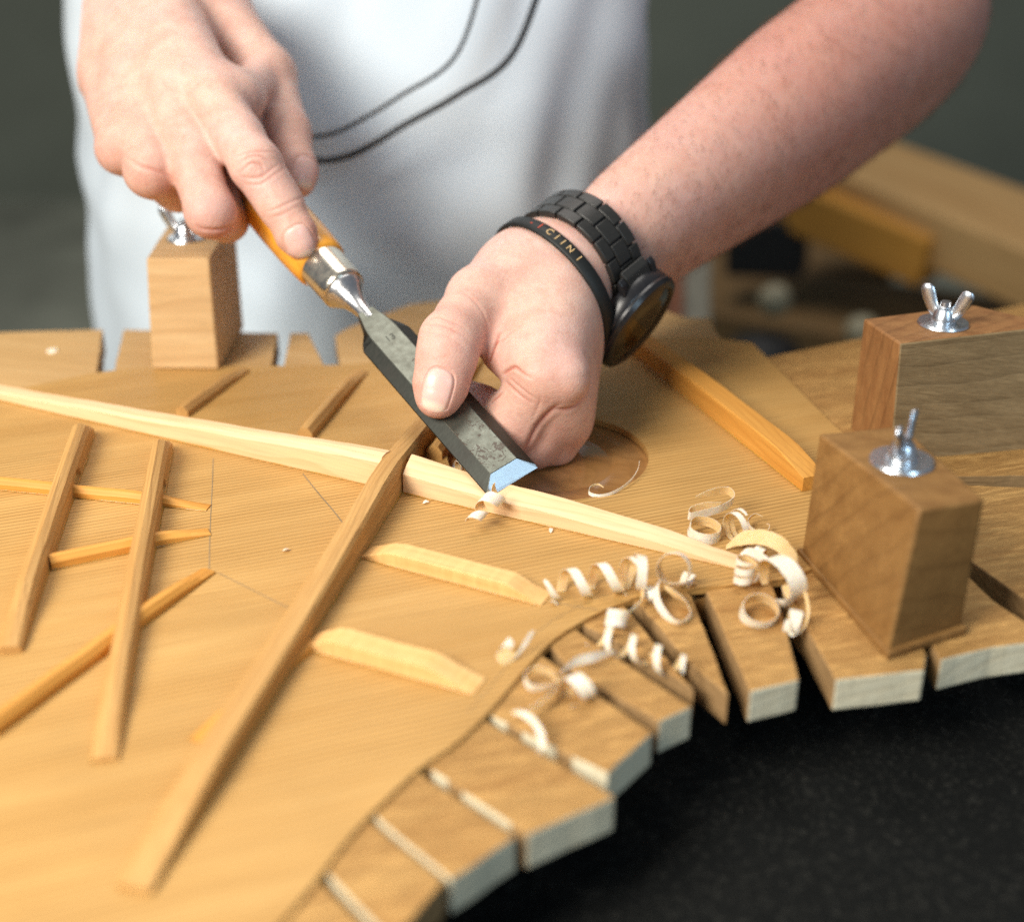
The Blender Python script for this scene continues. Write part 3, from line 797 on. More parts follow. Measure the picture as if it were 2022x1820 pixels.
def ribbon(name, pts, widths, normals, label, th=0.00014):
    """pts: centre line; normals: direction of the ribbon's width at each point"""
    pts = [Vector(p) for p in pts]
    v, f = [], []
    n = len(pts)
    for i, p in enumerate(pts):
        w = normals[i].normalized() * widths[i] / 2
        t = (pts[min(i + 1, n - 1)] - pts[max(i - 1, 0)]).normalized()
        nn = w.cross(t).normalized() * th / 2
        e1 = 1 + 0.10 * mnoise.noise(p * 700); e2 = 1 + 0.10 * mnoise.noise(p * 700 + Vector((5, 1, 2)))
        v += [p + w * e1 + nn, p - w * e2 + nn, p - w * e2 - nn, p + w * e1 - nn]
    for i in range(n - 1):
        a, b_ = 4 * i, 4 * i + 4
        for k in range(4):
            m_ = (k + 1) % 4
            f.append((a + k, a + m_, b_ + m_, b_ + k))
    f.append((0, 1, 2, 3)); f.append((4 * n - 1, 4 * n - 2, 4 * n - 3, 4 * n - 4))
    cen = sum(pts, Vector()) / n
    sgn = 0.0
    for i in range(1, n - 1):
        w = normals[i].normalized(); t = (pts[i + 1] - pts[i - 1]).normalized()
        sgn += (w.cross(t)).dot(pts[i - 1] + pts[i + 1] - 2 * pts[i])
    org = sum(pts, Vector()) / n
    zmin = min(q.z for q in v)
    org.z = zmin
    o = mesh(name, [q - org for q in v], f, None, None, smooth=True)
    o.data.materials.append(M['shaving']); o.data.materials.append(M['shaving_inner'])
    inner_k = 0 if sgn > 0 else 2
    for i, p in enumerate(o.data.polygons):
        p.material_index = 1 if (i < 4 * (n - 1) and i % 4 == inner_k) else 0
    for e in o.data.edges: e.use_edge_sharp = True
    fix_normals(o)
    o.location = org
    tag(o, label, 'wood shaving', SG)
    return o


def rise(p, h, dx=0.0, dy=0.0): return (p[0] + dx, p[1] + dy, p[2] + h)


def curl(label, p0, p1, r0, r1, turns, width, phase=0.0, taper=0.25, up=(0, 0, 1), lean=0.0, wob=0.12, seed=0):
    """helical ribbon wound about the axis p0-p1"""
    p0, p1 = Vector(p0), Vector(p1)
    ax = (p1 - p0)
    L_ = ax.length; ax.normalize()
    e1 = Vector(up) - ax * Vector(up).dot(ax); e1.normalize(); e2 = ax.cross(e1)
    n = max(24, int(turns * 30))
    pts, ws, ns = [], [], []
    for i in range(n + 1):
        t = i / n
        ph = phase + 2 * math.pi * turns * t
        r = (r0 + (r1 - r0) * t) * (1 + wob * mnoise.noise(Vector((t * 5, seed * 3.7, 0.5))))
        c = p0.lerp(p1, t) + (e1 * mnoise.noise(Vector((t * 4, seed, 2.2))) + e2 * mnoise.noise(Vector((t * 4, seed, 7.7)))) * r0 * wob
        rad = e1 * math.cos(ph) + e2 * math.sin(ph)
        pts.append(c + rad * r)
        tgt = (-e1 * math.sin(ph) + e2 * math.cos(ph))
        pitch = L_ / (2 * math.pi * max(turns, 0.2)) / max(r, 1e-4)
        ns.append((ax - tgt * pitch * 0.9 + rad * lean))
        k = min(1.0, t / max(taper, 1e-3), (1 - t) / max(taper, 1e-3))
        ws.append(width * (0.35 + 0.65 * k))
    return ribbon('wood_shaving', pts, ws, ns, label)


def strip(label, ctrl, width, normal=(0, 0, 1), n=8, taper=0.3, normals=None):
    pts = catmull(ctrl, n)
    m_ = len(pts)
    if normals:
        nv = catmull(normals, max(1, round((m_ - 1) / (len(normals) - 1))))
        ns = [nv[min(len(nv) - 1, round(i * (len(nv) - 1) / (m_ - 1)))] for i in range(m_)]
    else:
        ns = [Vector(normal)] * m_
    ws = [width * (0.3 + 0.7 * min(1, (i / (m_ - 1)) / taper, (1 - i / (m_ - 1)) / taper)) for i in range(m_)]
    return ribbon('wood_shaving', pts, ws, ns, label)


curl('fresh spiral shaving peeling off at the chisel edge', (-0.00415, -0.03419, 0.01250), (-0.01574, -0.04722, 0.00500), 0.0040, 0.0022, 2.1, 0.0048, phase=1.0, taper=0.3, seed=1)
strip('thin hooked shaving lying across the sound hole', [(0.03755, -0.01039, 0.00120), (0.03511, -0.00922, 0.00200), (0.03211, -0.01117, 0.00160), (0.03154, -0.01465, 0.00060), (0.03598, -0.01630, 0.00030), (0.04235, -0.01324, 0.00080), (0.04821, -0.00660, 0.00160), (0.05212, 0.00090, 0.00300), (0.05373, 0.00807, 0.00420)], 0.0014, (0.2, 0.3, 1))
# loose ring pair above the brace tip
strip('large open ring shaving above the tapered brace tip', [(0.07225, -0.03196, 0.00800), (0.07845, -0.03096, 0.00950), (0.08521, -0.02966, 0.00950), (0.08686, -0.03411, 0.00800), (0.08182, -0.03827, 0.00640), (0.07482, -0.04095, 0.00560), (0.06869, -0.04306, 0.00540), (0.06929, -0.04074, 0.00660), (0.07484, -0.03961, 0.00800), (0.08109, -0.03940, 0.00900)], 0.0036, n=9, taper=0.12, normal=(0.05, -0.12, 1))
curl('flat double ring shaving under the large open ring', (0.07354, -0.04993, 0.00140), rise((0.07354, -0.04993, 0.00140), 0.0036, 0.0004, -0.0002), 0.0062, 0.0058, 2.1, 0.0026, phase=2.6, up=(1, 0, 0), seed=2, taper=0.08, wob=0.05)
curl('narrow upright ring shaving next to the large open ring', (0.08361, -0.05194, 0.00560), (0.08796, -0.04990, 0.00580), 0.0056, 0.0058, 1.7, 0.0025, phase=2.4, seed=3, wob=0.15, taper=0.15)
strip('small C shaped shaving with a hooked end beside the oak block', [(0.09774, -0.03902, 0.00300), (0.09470, -0.03810, 0.00340), (0.09164, -0.04159, 0.00260), (0.09201, -0.04584, 0.00180), (0.09494, -0.04949, 0.00160), (0.09824, -0.04825, 0.00180), (0.09920, -0.04567, 0.00260), (0.09823, -0.04441, 0.00280)], 0.0019, (0, -0.35, 1))
_o = strip('broad arched shaving behind the pile beside the oak block', [(0.08087, -0.05870, 0.00060), (0.08545, -0.06136, 0.00560), (0.09192, -0.06624, 0.00920), (0.09832, -0.07230, 0.00920), (0.10221, -0.07717, 0.00520), (0.10297, -0.07885, 0.00150)], 0.0062, n=9, taper=0.22, normals=[(0.2, 0.85, 0.55), (0.25, 0.8, 0.6), (0.45, 0.7, 0.6), (0.75, 0.55, 0.4)])
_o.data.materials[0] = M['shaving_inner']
curl('tight upright coil shaving at the tip of the long brace', (0.08265, -0.08647, 0.00140), rise((0.08265, -0.08647, 0.00140), 0.0098, 0.0012, 0.0005), 0.0032, 0.0038, 2.7, 0.0027, phase=0.6, up=(1, 0, 0), seed=4, taper=0.12, wob=0.08)
strip('looped narrow shaving between the tight coil and the broad curl', [(0.08307, -0.07601, 0.00750), (0.08547, -0.07641, 0.00900), (0.08982, -0.07748, 0.00750), (0.09234, -0.07900, 0.00500), (0.08981, -0.08166, 0.00360), (0.08705, -0.08610, 0.00160)], 0.0034, n=9, normals=[(0.3, 0.6, 0.6), (0.3, 0.6, 0.8), (0.6, 0.2, 0.8), (0.8, 0, 0.5)])
curl('small curled chip tucked under the broad arched shaving', (0.09090, -0.06804, 0.00420), (0.09223, -0.06919, 0.00400), 0.0022, 0.0020, 1.4, 0.0034, seed=5)
curl('wide glossy curl shaving leaning on the oak block', (0.09234, -0.09448, 0.00750), rise((0.09234, -0.09448, 0.00750), 0.0006, 0.0060, 0.0026), 0.0085, 0.0076, 0.95, 0.0070, phase=4.0, up=(0, 0, 1), seed=6, taper=0.3, wob=0.1)
strip('white crescent shaving below the wide glossy curl', [(0.09249, -0.09677, 0.00100), (0.09496, -0.10037, 0.00200), (0.09857, -0.09929, 0.00340), (0.10178, -0.09482, 0.00480)], 0.0058, n=9, taper=0.4, normals=[(0.2, -0.5, 0.8), (0.1, -0.4, 0.9), (-0.2, -0.3, 0.9)])
curl('round ring shaving lying on the tab beside the wide curl', (0.08553, -0.10413, -0.00060), rise((0.08553, -0.10413, -0.00060), 0.0034, 0.0002, -0.0016), 0.0066, 0.0062, 2.0, 0.0034, phase=0.2, up=(1, 0, 0), seed=7, taper=0.08, wob=0.05)
strip('thin wire-like shaving loop hanging past the round ring', [(0.10226, -0.08992, 0.00600), (0.10204, -0.10016, 0.00600), (0.10165, -0.10845, 0.00400), (0.09941, -0.11428, 0.00100), (0.09544, -0.11621, -0.00100), (0.09452, -0.11184, -0.00100)], 0.0013, (0.8, 0.2, 0.6))
curl('small bluish white curl lodged in the slot below the round ring', (0.09512, -0.10832, -0.00040), (0.09810, -0.10928, -0.00060), 0.0050, 0.0042, 1.2, 0.0046, phase=0.9, seed=8)
curl('long zigzag spiral shaving below the tapered brace tip', (0.01165, -0.09252, 0.00340), (0.04527, -0.08779, 0.00640), 0.0042, 0.0064, 3.1, 0.0034, phase=0.3, taper=0.14, seed=9, wob=0.14)
curl('tall loop at the end of the long zigzag spiral shaving', (0.04186, -0.08907, 0.00800), (0.04762, -0.08949, 0.00700), 0.0082, 0.0050, 1.2, 0.0036, phase=2.6, seed=10)
strip('thin tail shaving running from the tall loop to the small coil', [(0.04518, -0.09007, 0.00400), (0.04591, -0.09460, 0.00300), (0.04528, -0.09840, 0.00160), (0.04218, -0.10210, 0.00060), (0.03946, -0.10537, 0.00060)], 0.0022, (0.5, 0.2, 1))
curl('upright ring shaving with a dangling teardrop loop', (0.05846, -0.08541, 0.00750), rise((0.05846, -0.08541, 0.00750), 0.0014, -0.0014, -0.0034), 0.0058, 0.0054, 1.6, 0.0040, phase=1.0, up=(0.3, 0, 1), seed=11, taper=0.2)
strip('teardrop shaped loop shaving lying over the narrow tab', [(0.05239, -0.08967, 0.00460), (0.05049, -0.09490, 0.00360), (0.05147, -0.10076, 0.00100), (0.05474, -0.10736, -0.00060), (0.05846, -0.10866, -0.00100), (0.06202, -0.10476, -0.00020), (0.06115, -0.09941, 0.00140), (0.05719, -0.09596, 0.00300), (0.05390, -0.09282, 0.00400)], 0.0036, n=8, taper=0.12, normals=[(0.7, -0.2, 0.7), (0.5, -0.3, 0.9), (0, -0.5, 0.9), (-0.4, -0.3, 0.9), (0, 0.4, 0.9)])
curl('tiny curl beside the upright ring shaving', (0.06210, -0.08462, 0.00240), (0.06453, -0.08569, 0.00220), 0.0028, 0.0022, 1.3, 0.0036, seed=12)
curl('small tight coil shaving at the end of the thin tail', (0.03494, -0.11274, 0.00000), (0.03654, -0.10971, 0.00500), 0.0034, 0.0036, 2.1, 0.0028, phase=0.5, up=(1, 0, 0), seed=13, taper=0.1)
curl('loose spiral shaving lying across three tabs', (0.02708, -0.11953, 0.00200), (0.05684, -0.13931, 0.00100), 0.0046, 0.0038, 3.9, 0.0023, phase=2.0, taper=0.1, seed=14, wob=0.16)
strip('leaf shaped shaving with a rolled end on the guitar top near the waist edge', [(0.00017, -0.12979, 0.00360), (-0.00183, -0.12921, 0.00480), (-0.00349, -0.13067, 0.00300), (-0.00149, -0.13300, 0.00100), (0.00216, -0.13125, 0.00140), (0.00484, -0.12801, 0.00440), (0.00653, -0.12593, 0.00700)], 0.0058, n=8, taper=0.3, normals=[(0.5, 0.5, 0.5), (0.5, 0.6, 0.4), (0.6, 0.6, 0.4), (0.8, 0.4, 0.2)])
strip('closed loop of the bow shaped shaving on the widest tab', [(0.01503, -0.14574, 0.00080), (0.01214, -0.14387, 0.00300), (0.00730, -0.14276, 0.00340), (0.00405, -0.14410, 0.00160), (0.00564, -0.14736, 0.00000), (0.01016, -0.14735, -0.00040), (0.01406, -0.14599, 0.00020), (0.01568, -0.14522, 0.00200)], 0.0030, n=8, taper=0.1, normal=(0.1, -0.2, 1))
strip('broad flat shaving reaching from the bow loop to the slot', [(0.01572, -0.14331, 0.00300), (0.02047, -0.13823, 0.00340), (0.02727, -0.13418, 0.00260), (0.03402, -0.12830, 0.00060)], 0.0036, n=10, normals=[(0.3, 0.6, 0.5), (0.3, 0.7, 0.7), (0.2, 0.7, 0.5)])
curl('crumpled curl shaving right of the bow loop', (0.01701, -0.15311, 0.00180), (0.02380, -0.15021, 0.00320), 0.0046, 0.0038, 1.2, 0.0052, phase=2.2, seed=16)
strip('long tail shaving hanging from the bow loop', [(0.01565, -0.14605, 0.00180), (0.01354, -0.15206, 0.00220), (0.00928, -0.15816, 0.00200), (0.00453, -0.16175, 0.00120)], 0.0032, n=8, normal=(0.4, -0.3, 1))
strip('S shaped shaving at the slot beside the widest tab', [(0.00016, -0.16281, 0.00160), (0.00293, -0.16654, 0.00400), (0.00626, -0.17034, 0.00420), (0.00862, -0.17517, 0.00300), (0.00887, -0.17886, 0.00100), (0.00769, -0.17908, -0.00220)], 0.0022, n=9, normals=[(0.2, 0.8, 0.5), (0.3, 0.6, 0.8), (0.8, 0.1, 0.6), (0.9, 0, 0.4)])
curl('short tightly rolled shaving on the tab under the teardrop loop', (0.04909, -0.09203, 0.00100), (0.05031, -0.09442, 0.00080), 0.0026, 0.0022, 1.5, 0.0040, seed=17)
for i, (p, lab) in enumerate([((-0.03461, -0.02223, 0.00040), 'tiny wood chip in front of the long brace, left of the spiral shaving'), ((0.01507, -0.04532, 0.00040), 'tiny wood chip in front of the long brace, right of the spiral shaving'), ((0.01475, -0.09845, 0.00080), 'tiny crumb of wood below the left end of the zigzag spiral'), ((-0.08480, -0.06065, 0.00040), 'tiny crumb of wood between the finger braces and the crossing brace')]):
    p = Vector(p)
    a = 0.3 + i * 1.1
    d = Vector((math.cos(a), math.sin(a), 0.1)) * (0.0016 if i else 0.0013)
    strip(lab, [p - d, p + Vector((0, 0, 0.0006)), p + d], 0.0014, (-math.sin(a), math.cos(a), 0.3), n=4)
# crumbs caught behind the brace at the crossing
curl('small curled crumb behind the long brace at the crossing', (-0.02281, 0.00689, 0.00240), (-0.02054, 0.00939, 0.00260), 0.0026, 0.0020, 1.3, 0.0030, seed=19)

# ------------------------------------------------------------------ workshop behind, far out of focus
def far_box(name, p0, p1, w, h, mat, label, cat, up=(0, 0, 1), parent=None):
    p0, p1 = Vector(p0), Vector(p1)
    x = (p1 - p0); L_ = x.length; x.normalize()
    y = Vector(up).cross(x).normalized(); z = x.cross(y)
    v = []
    for xx in (0, L_):
        for yy, zz in ((-w / 2, 0), (w / 2, 0), (w / 2, h), (-w / 2, h)): v.append((xx, yy, zz))
    f = [(3, 2, 1, 0), (4, 5, 6, 7), (0, 1, 5, 4), (1, 2, 6, 5), (2, 3, 7, 6), (3, 0, 4, 7)]
    o = fix_normals(mesh(name, v, f, mat, parent, bevel=0.004))
    o.matrix_basis = Matrix(((x.x, y.x, z.x, p0.x), (x.y, y.y, z.y, p0.y), (x.z, y.z, z.z, p0.z), (0, 0, 0, 1)))
    if label: tag(o, label, cat)
    return o


M['far_tan'] = wood('far_tan', (0.52, 0.33, 0.14), (0.42, 0.24, 0.09), line_amt=0.2, period=0.02, streak=(3, 30, 30))
M['far_orange'] = wood('far_orange', (0.50, 0.24, 0.04), (0.42, 0.18, 0.025), line_amt=0.2, period=0.02, streak=(3, 30, 30))
M['far_brown'] = wood('far_brown', (0.20, 0.12, 0.05), (0.14, 0.08, 0.03), line_amt=0.3, period=0.03, streak=(3, 25, 25))
M['far_grey'] = plain('far_grey', (0.22, 0.20, 0.15), 0.7)
M['far_black'] = plain('far_black', (0.008, 0.008, 0.008), 0.6)
M['far_red'] = plain('far_red', (0.20, 0.06, 0.02), 0.5)
M['far_pale'] = plain('far_pale', (0.26, 0.23, 0.15), 0.6)
far_box('plank', (0.35371, 1.19274, -0.17361), (0.63606, 0.79440, -0.22385), 0.1610, 0.0630, M['far_tan'], 'blurred tan plank lying diagonally behind the forearm', 'plank')
far_box('plank', (0.29956, 1.09123, -0.19012), (0.45847, 0.91970, -0.22245), 0.0420, 0.0560, M['far_orange'], 'blurred orange batten under the tan plank behind the forearm', 'plank')
far_box('plank', (0.19154, 1.22910, -0.35455), (0.66202, 0.81890, -0.30137), 0.2240, 0.0420, M['far_brown'], 'blurred dark brown shelf board below the tan plank', 'plank')
far_box('plank', (0.19320, 1.32150, -0.35672), (0.51421, 1.24114, -0.32987), 0.1400, 0.0420, M['far_brown'], 'blurred brown rail behind the watch', 'plank')
far_box('tool_case', (0.26734, 1.08861, -0.25935), (0.35469, 1.06035, -0.25344), 0.0700, 0.0700, M['far_black'], 'blurred black case under the forearm', 'case')
def far_blob(name, c, rx, ry, rz, mat, label, cat):
    bm = bmesh.new(); bmesh.ops.create_icosphere(bm, subdivisions=3, radius=1.0)
    for v in bm.verts: v.co = Vector((v.co.x * rx, v.co.y * ry, v.co.z * rz)) * (1 + 0.08 * mnoise.noise(v.co * 2))
    me = bpy.data.meshes.new(name); bm.to_mesh(me); bm.free(); me.materials.append(mat)
    for p in me.polygons: p.use_smooth = True
    o = bpy.data.objects.new(name, me); COL.objects.link(o); o.location = c
    tag(o, label, cat); return o
far_blob('hole_blob', (0.27393, 0.87227, -0.28774), 0.0434, 0.0420, 0.0238, M['far_black'], 'blurred black oval blob standing for a dark hole in the brown shelf behind the watch', 'hole_blob')  # black blob stands in for the dark oval hole in the shelf
far_blob('wooden_knob', (0.28779, 0.89853, -0.23392), 0.0182, 0.0182, 0.0182, M['far_pale'], 'blurred pale round knob under the orange batten, nearer the forearm', 'knob')
far_blob('wooden_knob', (0.37952, 0.87076, -0.25891), 0.0182, 0.0182, 0.0168, M['far_pale'], 'blurred pale round knob farther from the forearm', 'knob')
far_box('post', (0.17534, 0.71760, -0.22164), (0.18874, 0.84657, -0.14882), 0.0364, 0.0364, M['far_grey'], 'blurred grey beige post beside the watch', 'post', up=(0, 1, 0))
far_box('post', (0.15619, 0.69141, -0.21146), (0.17079, 0.83070, -0.14943), 0.0140, 0.0280, M['far_red'], 'blurred narrow red brown post beside the watch', 'post', up=(0, 1, 0))

# ------------------------------------------------------------------ person: body as one surface, grown from tapered limbs
def smin(a, b, k):
    h = np.maximum(k - np.abs(a - b), 0.0) / k
    return np.minimum(a, b) - h * h * k * 0.25


class Grid:
    """signed distance on a regular grid; limbs are blended in one after another"""

    def __init__(s, lo, hi, h):
        s.h = h; s.lo = np.array(lo, float)
        s.n = np.ceil((np.array(hi) - s.lo) / h).astype(int) + 1
        s.d = np.full(s.n, 0.05, np.float32)

    def sl(s, lo, hi):
        a = np.clip(np.floor((np.array(lo) - s.lo) / s.h).astype(int), 0, s.n)
        b = np.clip(np.ceil((np.array(hi) - s.lo) / s.h).astype(int) + 1, 0, s.n)
        return tuple(slice(x, y) for x, y in zip(a, b))

    def pts(s, sl):
        ax = [(np.arange(q.start, q.stop) * s.h + o).astype(np.float32) for q, o in zip(sl, s.lo)]
        return ax[0][:, None, None], ax[1][None, :, None], ax[2][None, None, :]

    def cone(s, a, b, ra, rb, k=0.006, target=None, squash=None):
        a = np.array(a, float); b = np.array(b, float)
        m = max(ra, rb) + k + 4 * s.h
        sl = s.sl(np.minimum(a, b) - m, np.maximum(a, b) + m)
        if any(q.stop <= q.start for q in sl): return
        X, Y, Z = s.pts(sl)
        ab = b - a; L2 = max(ab @ ab, 1e-12)
        px, py, pz = X - a[0], Y - a[1], Z - a[2]
        t = np.clip((px * ab[0] + py * ab[1] + pz * ab[2]) / L2, 0, 1)
        qx, qy, qz = px - t * ab[0], py - t * ab[1], pz - t * ab[2]
        d2 = qx * qx + qy * qy + qz * qz
        if squash is not None:      # (direction, factor): factor > 1 flattens the limb along that direction
            n = np.array(squash[0], float); n /= np.linalg.norm(n)
            w = qx * n[0] + qy * n[1] + qz * n[2]
            d2 = d2 + (squash[1] ** 2 - 1) * w * w
        d = np.sqrt(d2) - (ra + (rb - ra) * t)
        T = s.d if target is None else target
        T[sl] = smin(T[sl], d.astype(np.float32), k)

    def chain(s, joints, radii, k=0.004, join=0.006, squash=None):
        J = np.array(joints); m = max(radii) + join + k + 6 * s.h
        sl = s.sl(J.min(0) - m, J.max(0) + m)
        tmp = np.full(s.n, 0.05, np.float32)
        for (p, q, ra, rb) in zip(joints[:-1], joints[1:], radii[:-1], radii[1:]):
            s.cone(p, q, ra, rb, k, tmp, squash)
        s.d[sl] = smin(s.d[sl], tmp[sl], join)

    def radius(s, c, e, r0=0.004, r1=0.07):
        # distance from c along e to the skin
        t = np.arange(r0, r1, s.h * 0.5)
        q = (np.array(c) + t[:, None] * np.array(e) - s.lo) / s.h
        i = np.clip(np.round(q).astype(int), 0, s.n - 1)
        v = s.d[i[:, 0], i[:, 1], i[:, 2]]
        w = np.where(v > 0)[0]
        return t[w[0]] if len(w) else r1

    def mesh(s, iso=0.0):
        d = s.d - iso; h = s.h
        neg = d < 0
        c = [neg[i:d.shape[0] - 1 + i, j:d.shape[1] - 1 + j, k:d.shape[2] - 1 + k] for i in (0, 1) for j in (0, 1) for k in (0, 1)]
        anyn = np.zeros_like(c[0]); alln = np.ones_like(c[0])
        for q in c: anyn |= q; alln &= q
        act = anyn & ~alln
        I = np.argwhere(act)
        idx = np.full(act.shape, -1, np.int64); idx[act] = np.arange(len(I))
        acc = np.zeros((len(I), 3)); cnt = np.zeros(len(I))
        corner = [(i, j, k) for i in (0, 1) for j in (0, 1) for k in (0, 1)]
        val = [d[I[:, 0] + i, I[:, 1] + j, I[:, 2] + k].astype(float) for i, j, k in corner]
        for a in range(8):
            for b in range(a + 1, 8):
                df = [corner[b][m] - corner[a][m] for m in range(3)]
                if sum(abs(x) for x in df) != 1: continue
                va, vb = val[a], val[b]
                cr = (va < 0) != (vb < 0)
                t = np.where(cr, va / np.where(cr, va - vb, 1), 0)
                for m in range(3): acc[:, m] += np.where(cr, corner[a][m] + t * df[m], 0)
                cnt += cr
        V = s.lo + (I + acc / cnt[:, None]) * h
        F = []
        for axis in range(3):
            sh = [slice(None)] * 3; sh2 = [slice(None)] * 3
            sh[axis] = slice(0, -1); sh2[axis] = slice(1, None)
            A, B = neg[tuple(sh)], neg[tuple(sh2)]
            E_ = np.argwhere(A != B)
            o1, o2 = [(1, 2), (2, 0), (0, 1)][axis]
            ok = (E_[:, o1] > 0) & (E_[:, o2] > 0) & (E_[:, o1] < act.shape[o1]) & (E_[:, o2] < act.shape[o2])
            E_ = E_[ok]
            def cell(da, db):
                q = E_.copy(); q[:, o1] -= da; q[:, o2] -= db
                return idx[q[:, 0], q[:, 1], q[:, 2]]
            quad = np.stack([cell(1, 1), cell(0, 1), cell(0, 0), cell(1, 0)], 1)
            fl = ~A[E_[:, 0], E_[:, 1], E_[:, 2]]
            quad[fl] = quad[fl][:, ::-1]
            F.append(quad)
        F = np.concatenate(F)
        F = F[(F >= 0).all(1)]
        return V, F


def vnormals(V, F):
    n = np.cross(V[F[:, 2]] - V[F[:, 0]], V[F[:, 3]] - V[F[:, 1]])
    N = np.zeros_like(V)
    for i in range(4): np.add.at(N, F[:, i], n)
    return N / np.maximum(np.linalg.norm(N, axis=1, keepdims=True), 1e-12)


def relax(V, F, it=2, lam=0.5):
    e = np.concatenate([F[:, [0, 1]], F[:, [1, 2]], F[:, [2, 3]], F[:, [3, 0]]])
    for _ in range(it):
        S = np.zeros_like(V); c = np.zeros(len(V))
        np.add.at(S, e[:, 0], V[e[:, 1]]); np.add.at(c, e[:, 0], 1)
        np.add.at(S, e[:, 1], V[e[:, 0]]); np.add.at(c, e[:, 1], 1)
        V = V + lam * (S / np.maximum(c, 1)[:, None] - V)
    return V


def subdivide(V, F):
    e = np.concatenate([F[:, [0, 1]], F[:, [1, 2]], F[:, [2, 3]], F[:, [3, 0]]])
    es = np.sort(e, 1)
    key = es[:, 0] * len(V) + es[:, 1]
    uq, first, inv = np.unique(key, return_index=True, return_inverse=True)
    mid = (V[es[first, 0]] + V[es[first, 1]]) * 0.5
    cen = V[F].mean(1)
    n, m = len(V), len(F)
    em = inv.reshape(4, m) + n
    c = np.arange(m) + n + len(uq)
    Q = [np.stack([F[:, i], em[i], c, em[(i + 3) % 4]], 1) for i in range(4)]
    return np.concatenate([V, mid, cen]), np.concatenate(Q)


def keep(V, F, mask):
    F = F[mask[F].all(1)]
    used = np.unique(F); mp = np.full(len(V), -1); mp[used] = np.arange(len(used))
    return V[used], mp[F], used


def polydist(V, pts):
    best = np.full(len(V), 9.0); par = np.zeros(len(V))
    P_ = [np.array(p, float) for p in pts]
    n = len(P_) - 1
    lo, hi = np.min(P_, 0) - 0.006, np.max(P_, 0) + 0.006
    near = np.where(((V > lo) & (V < hi)).all(1))[0]
    W = V[near]; bb = best[near]; pp = par[near]
    for i, (a, b) in enumerate(zip(P_[:-1], P_[1:])):
        ab = b - a; t = np.clip(((W - a) @ ab) / max(ab @ ab, 1e-12), 0, 1)
        d = np.linalg.norm(W - a - t[:, None] * ab, axis=1)
        pp = np.where(d < bb, (i + t) / n, pp); bb = np.minimum(bb, d)
    best[near] = bb; par[near] = pp
    return best, np.sin(math.pi * np.clip(0.06 + 0.88 * par, 0, 1)) ** 0.8


def snap(V, pts):
    out = []
    for p in pts:
        out.append(V[np.argmin(((V - np.array(p)) ** 2).sum(1))])
    return out


def creases(V, N, red, lst, front=None):
    """press fine folds into the skin: (points, width, depth)"""
    for pts, w, dep in lst:
        q = snap(V, [tuple(x) for x in catmull(pts, 5)])
        d, wt = polydist(V, q)
        dep = dep * wt
        w = w * 0.75
        g = np.exp(-(d / w) ** 1.5)
        V = V - N * (dep * 0.8 * g)[:, None]
        V = V + N * (dep * 0.12 * np.exp(-((d - 2.6 * w) / (1.4 * w)) ** 2))[:, None]
        red = np.maximum(red, np.clip(dep / 0.0009, 0, 1) * np.exp(-(d / (w * 1.3)) ** 2))
    return V, red


def nail(V, N, centre, along, normal, hl, hw, nailm):
    """raise a nail plate with a groove round it"""
    c = V[np.argmin(((V - np.array(centre)) ** 2).sum(1))]
    u = np.array(along, float); u /= np.linalg.norm(u)
    n = np.array(normal, float); n -= u * (n @ u); n /= np.linalg.norm(n)
    w = np.cross(n, u)
    q = V - c
    x, y, z = q @ u, q @ w, q @ n
    # rounded rectangle, squarer at the free edge
    e = np.maximum(np.abs(x) / hl, 0) ** 3.2 + (np.abs(y) / hw) ** 3.2
    e = e ** (1 / 3.2)
    near = (z > -0.006) & (np.linalg.norm(q, axis=1) < 0.02)
    sd = (e - 1) * min(hl, hw)
    ins = 1 / (1 + np.exp(np.clip(sd / 0.00018, -40, 40))) * near
    gro = np.exp(-((sd - 0.00045) / 0.00045) ** 2) * near * np.where(x > hl * 0.8, 0.3, 1)
    # the plate itself is flatter lengthwise
    V = V + n * (0.00030 * ins)[:, None] - n * (0.00055 * gro)[:, None]
    nailm = np.maximum(nailm, ins)
    tip = ins * np.clip((x - hl * 0.55) / (hl * 0.25), 0, 1)
    return V, nailm, tip


VV, FF, RED, NAIL, NTIP = [], [], [], [], []


def add_skin(V, F, red, nl=None, nt=None):
    o = sum(len(v) for v in VV)
    VV.append(V); FF.append(F + o); RED.append(red)
    NAIL.append(np.zeros(len(V)) if nl is None else nl); NTIP.append(np.zeros(len(V)) if nt is None else nt)


def A3(p): return np.array(p, float)


# ---- left hand (pinching the blade: thumb on top, fingers curled underneath)
WR = A3((0.02339, 0.08760, 0.05612)); EL = A3((0.23363, 0.31719, 0.13676))
GX = (EL - WR) / np.linalg.norm(EL - WR)                       # forearm axis
DO = np.array((0.60, -0.60, -0.46)); DO -= GX * (DO @ GX); DO /= np.linalg.norm(DO)   # back of the wrist
RA = np.cross(DO, GX); RA = RA if RA[2] > 0 else -RA            # thumb side of the wrist


def forearm(g, t0, t1, n=8):
    def pr(t):
        off = np.interp(t, [-0.1, 0, 0.25, 0.6, 1], [0.0085, 0.0085, 0.0095, 0.012, 0.010])
        r = np.interp(t, [-0.1, 0, 0.12, 0.3, 0.6, 0.85, 1], [0.0205, 0.0208, 0.0222, 0.0275, 0.0365, 0.0400, 0.0390])
        c = WR + (EL - WR) * t
        return c, off, r
    for i in range(n):
        a, b = t0 + (t1 - t0) * i / n, t0 + (t1 - t0) * (i + 1) / n
        ca, oa, ra = pr(a); cb, ob, rb = pr(b)
        g.cone(ca + RA * oa, cb + RA * ob, ra, rb, 0.010)
        g.cone(ca - RA * oa, cb - RA * ob, ra, rb, 0.010)


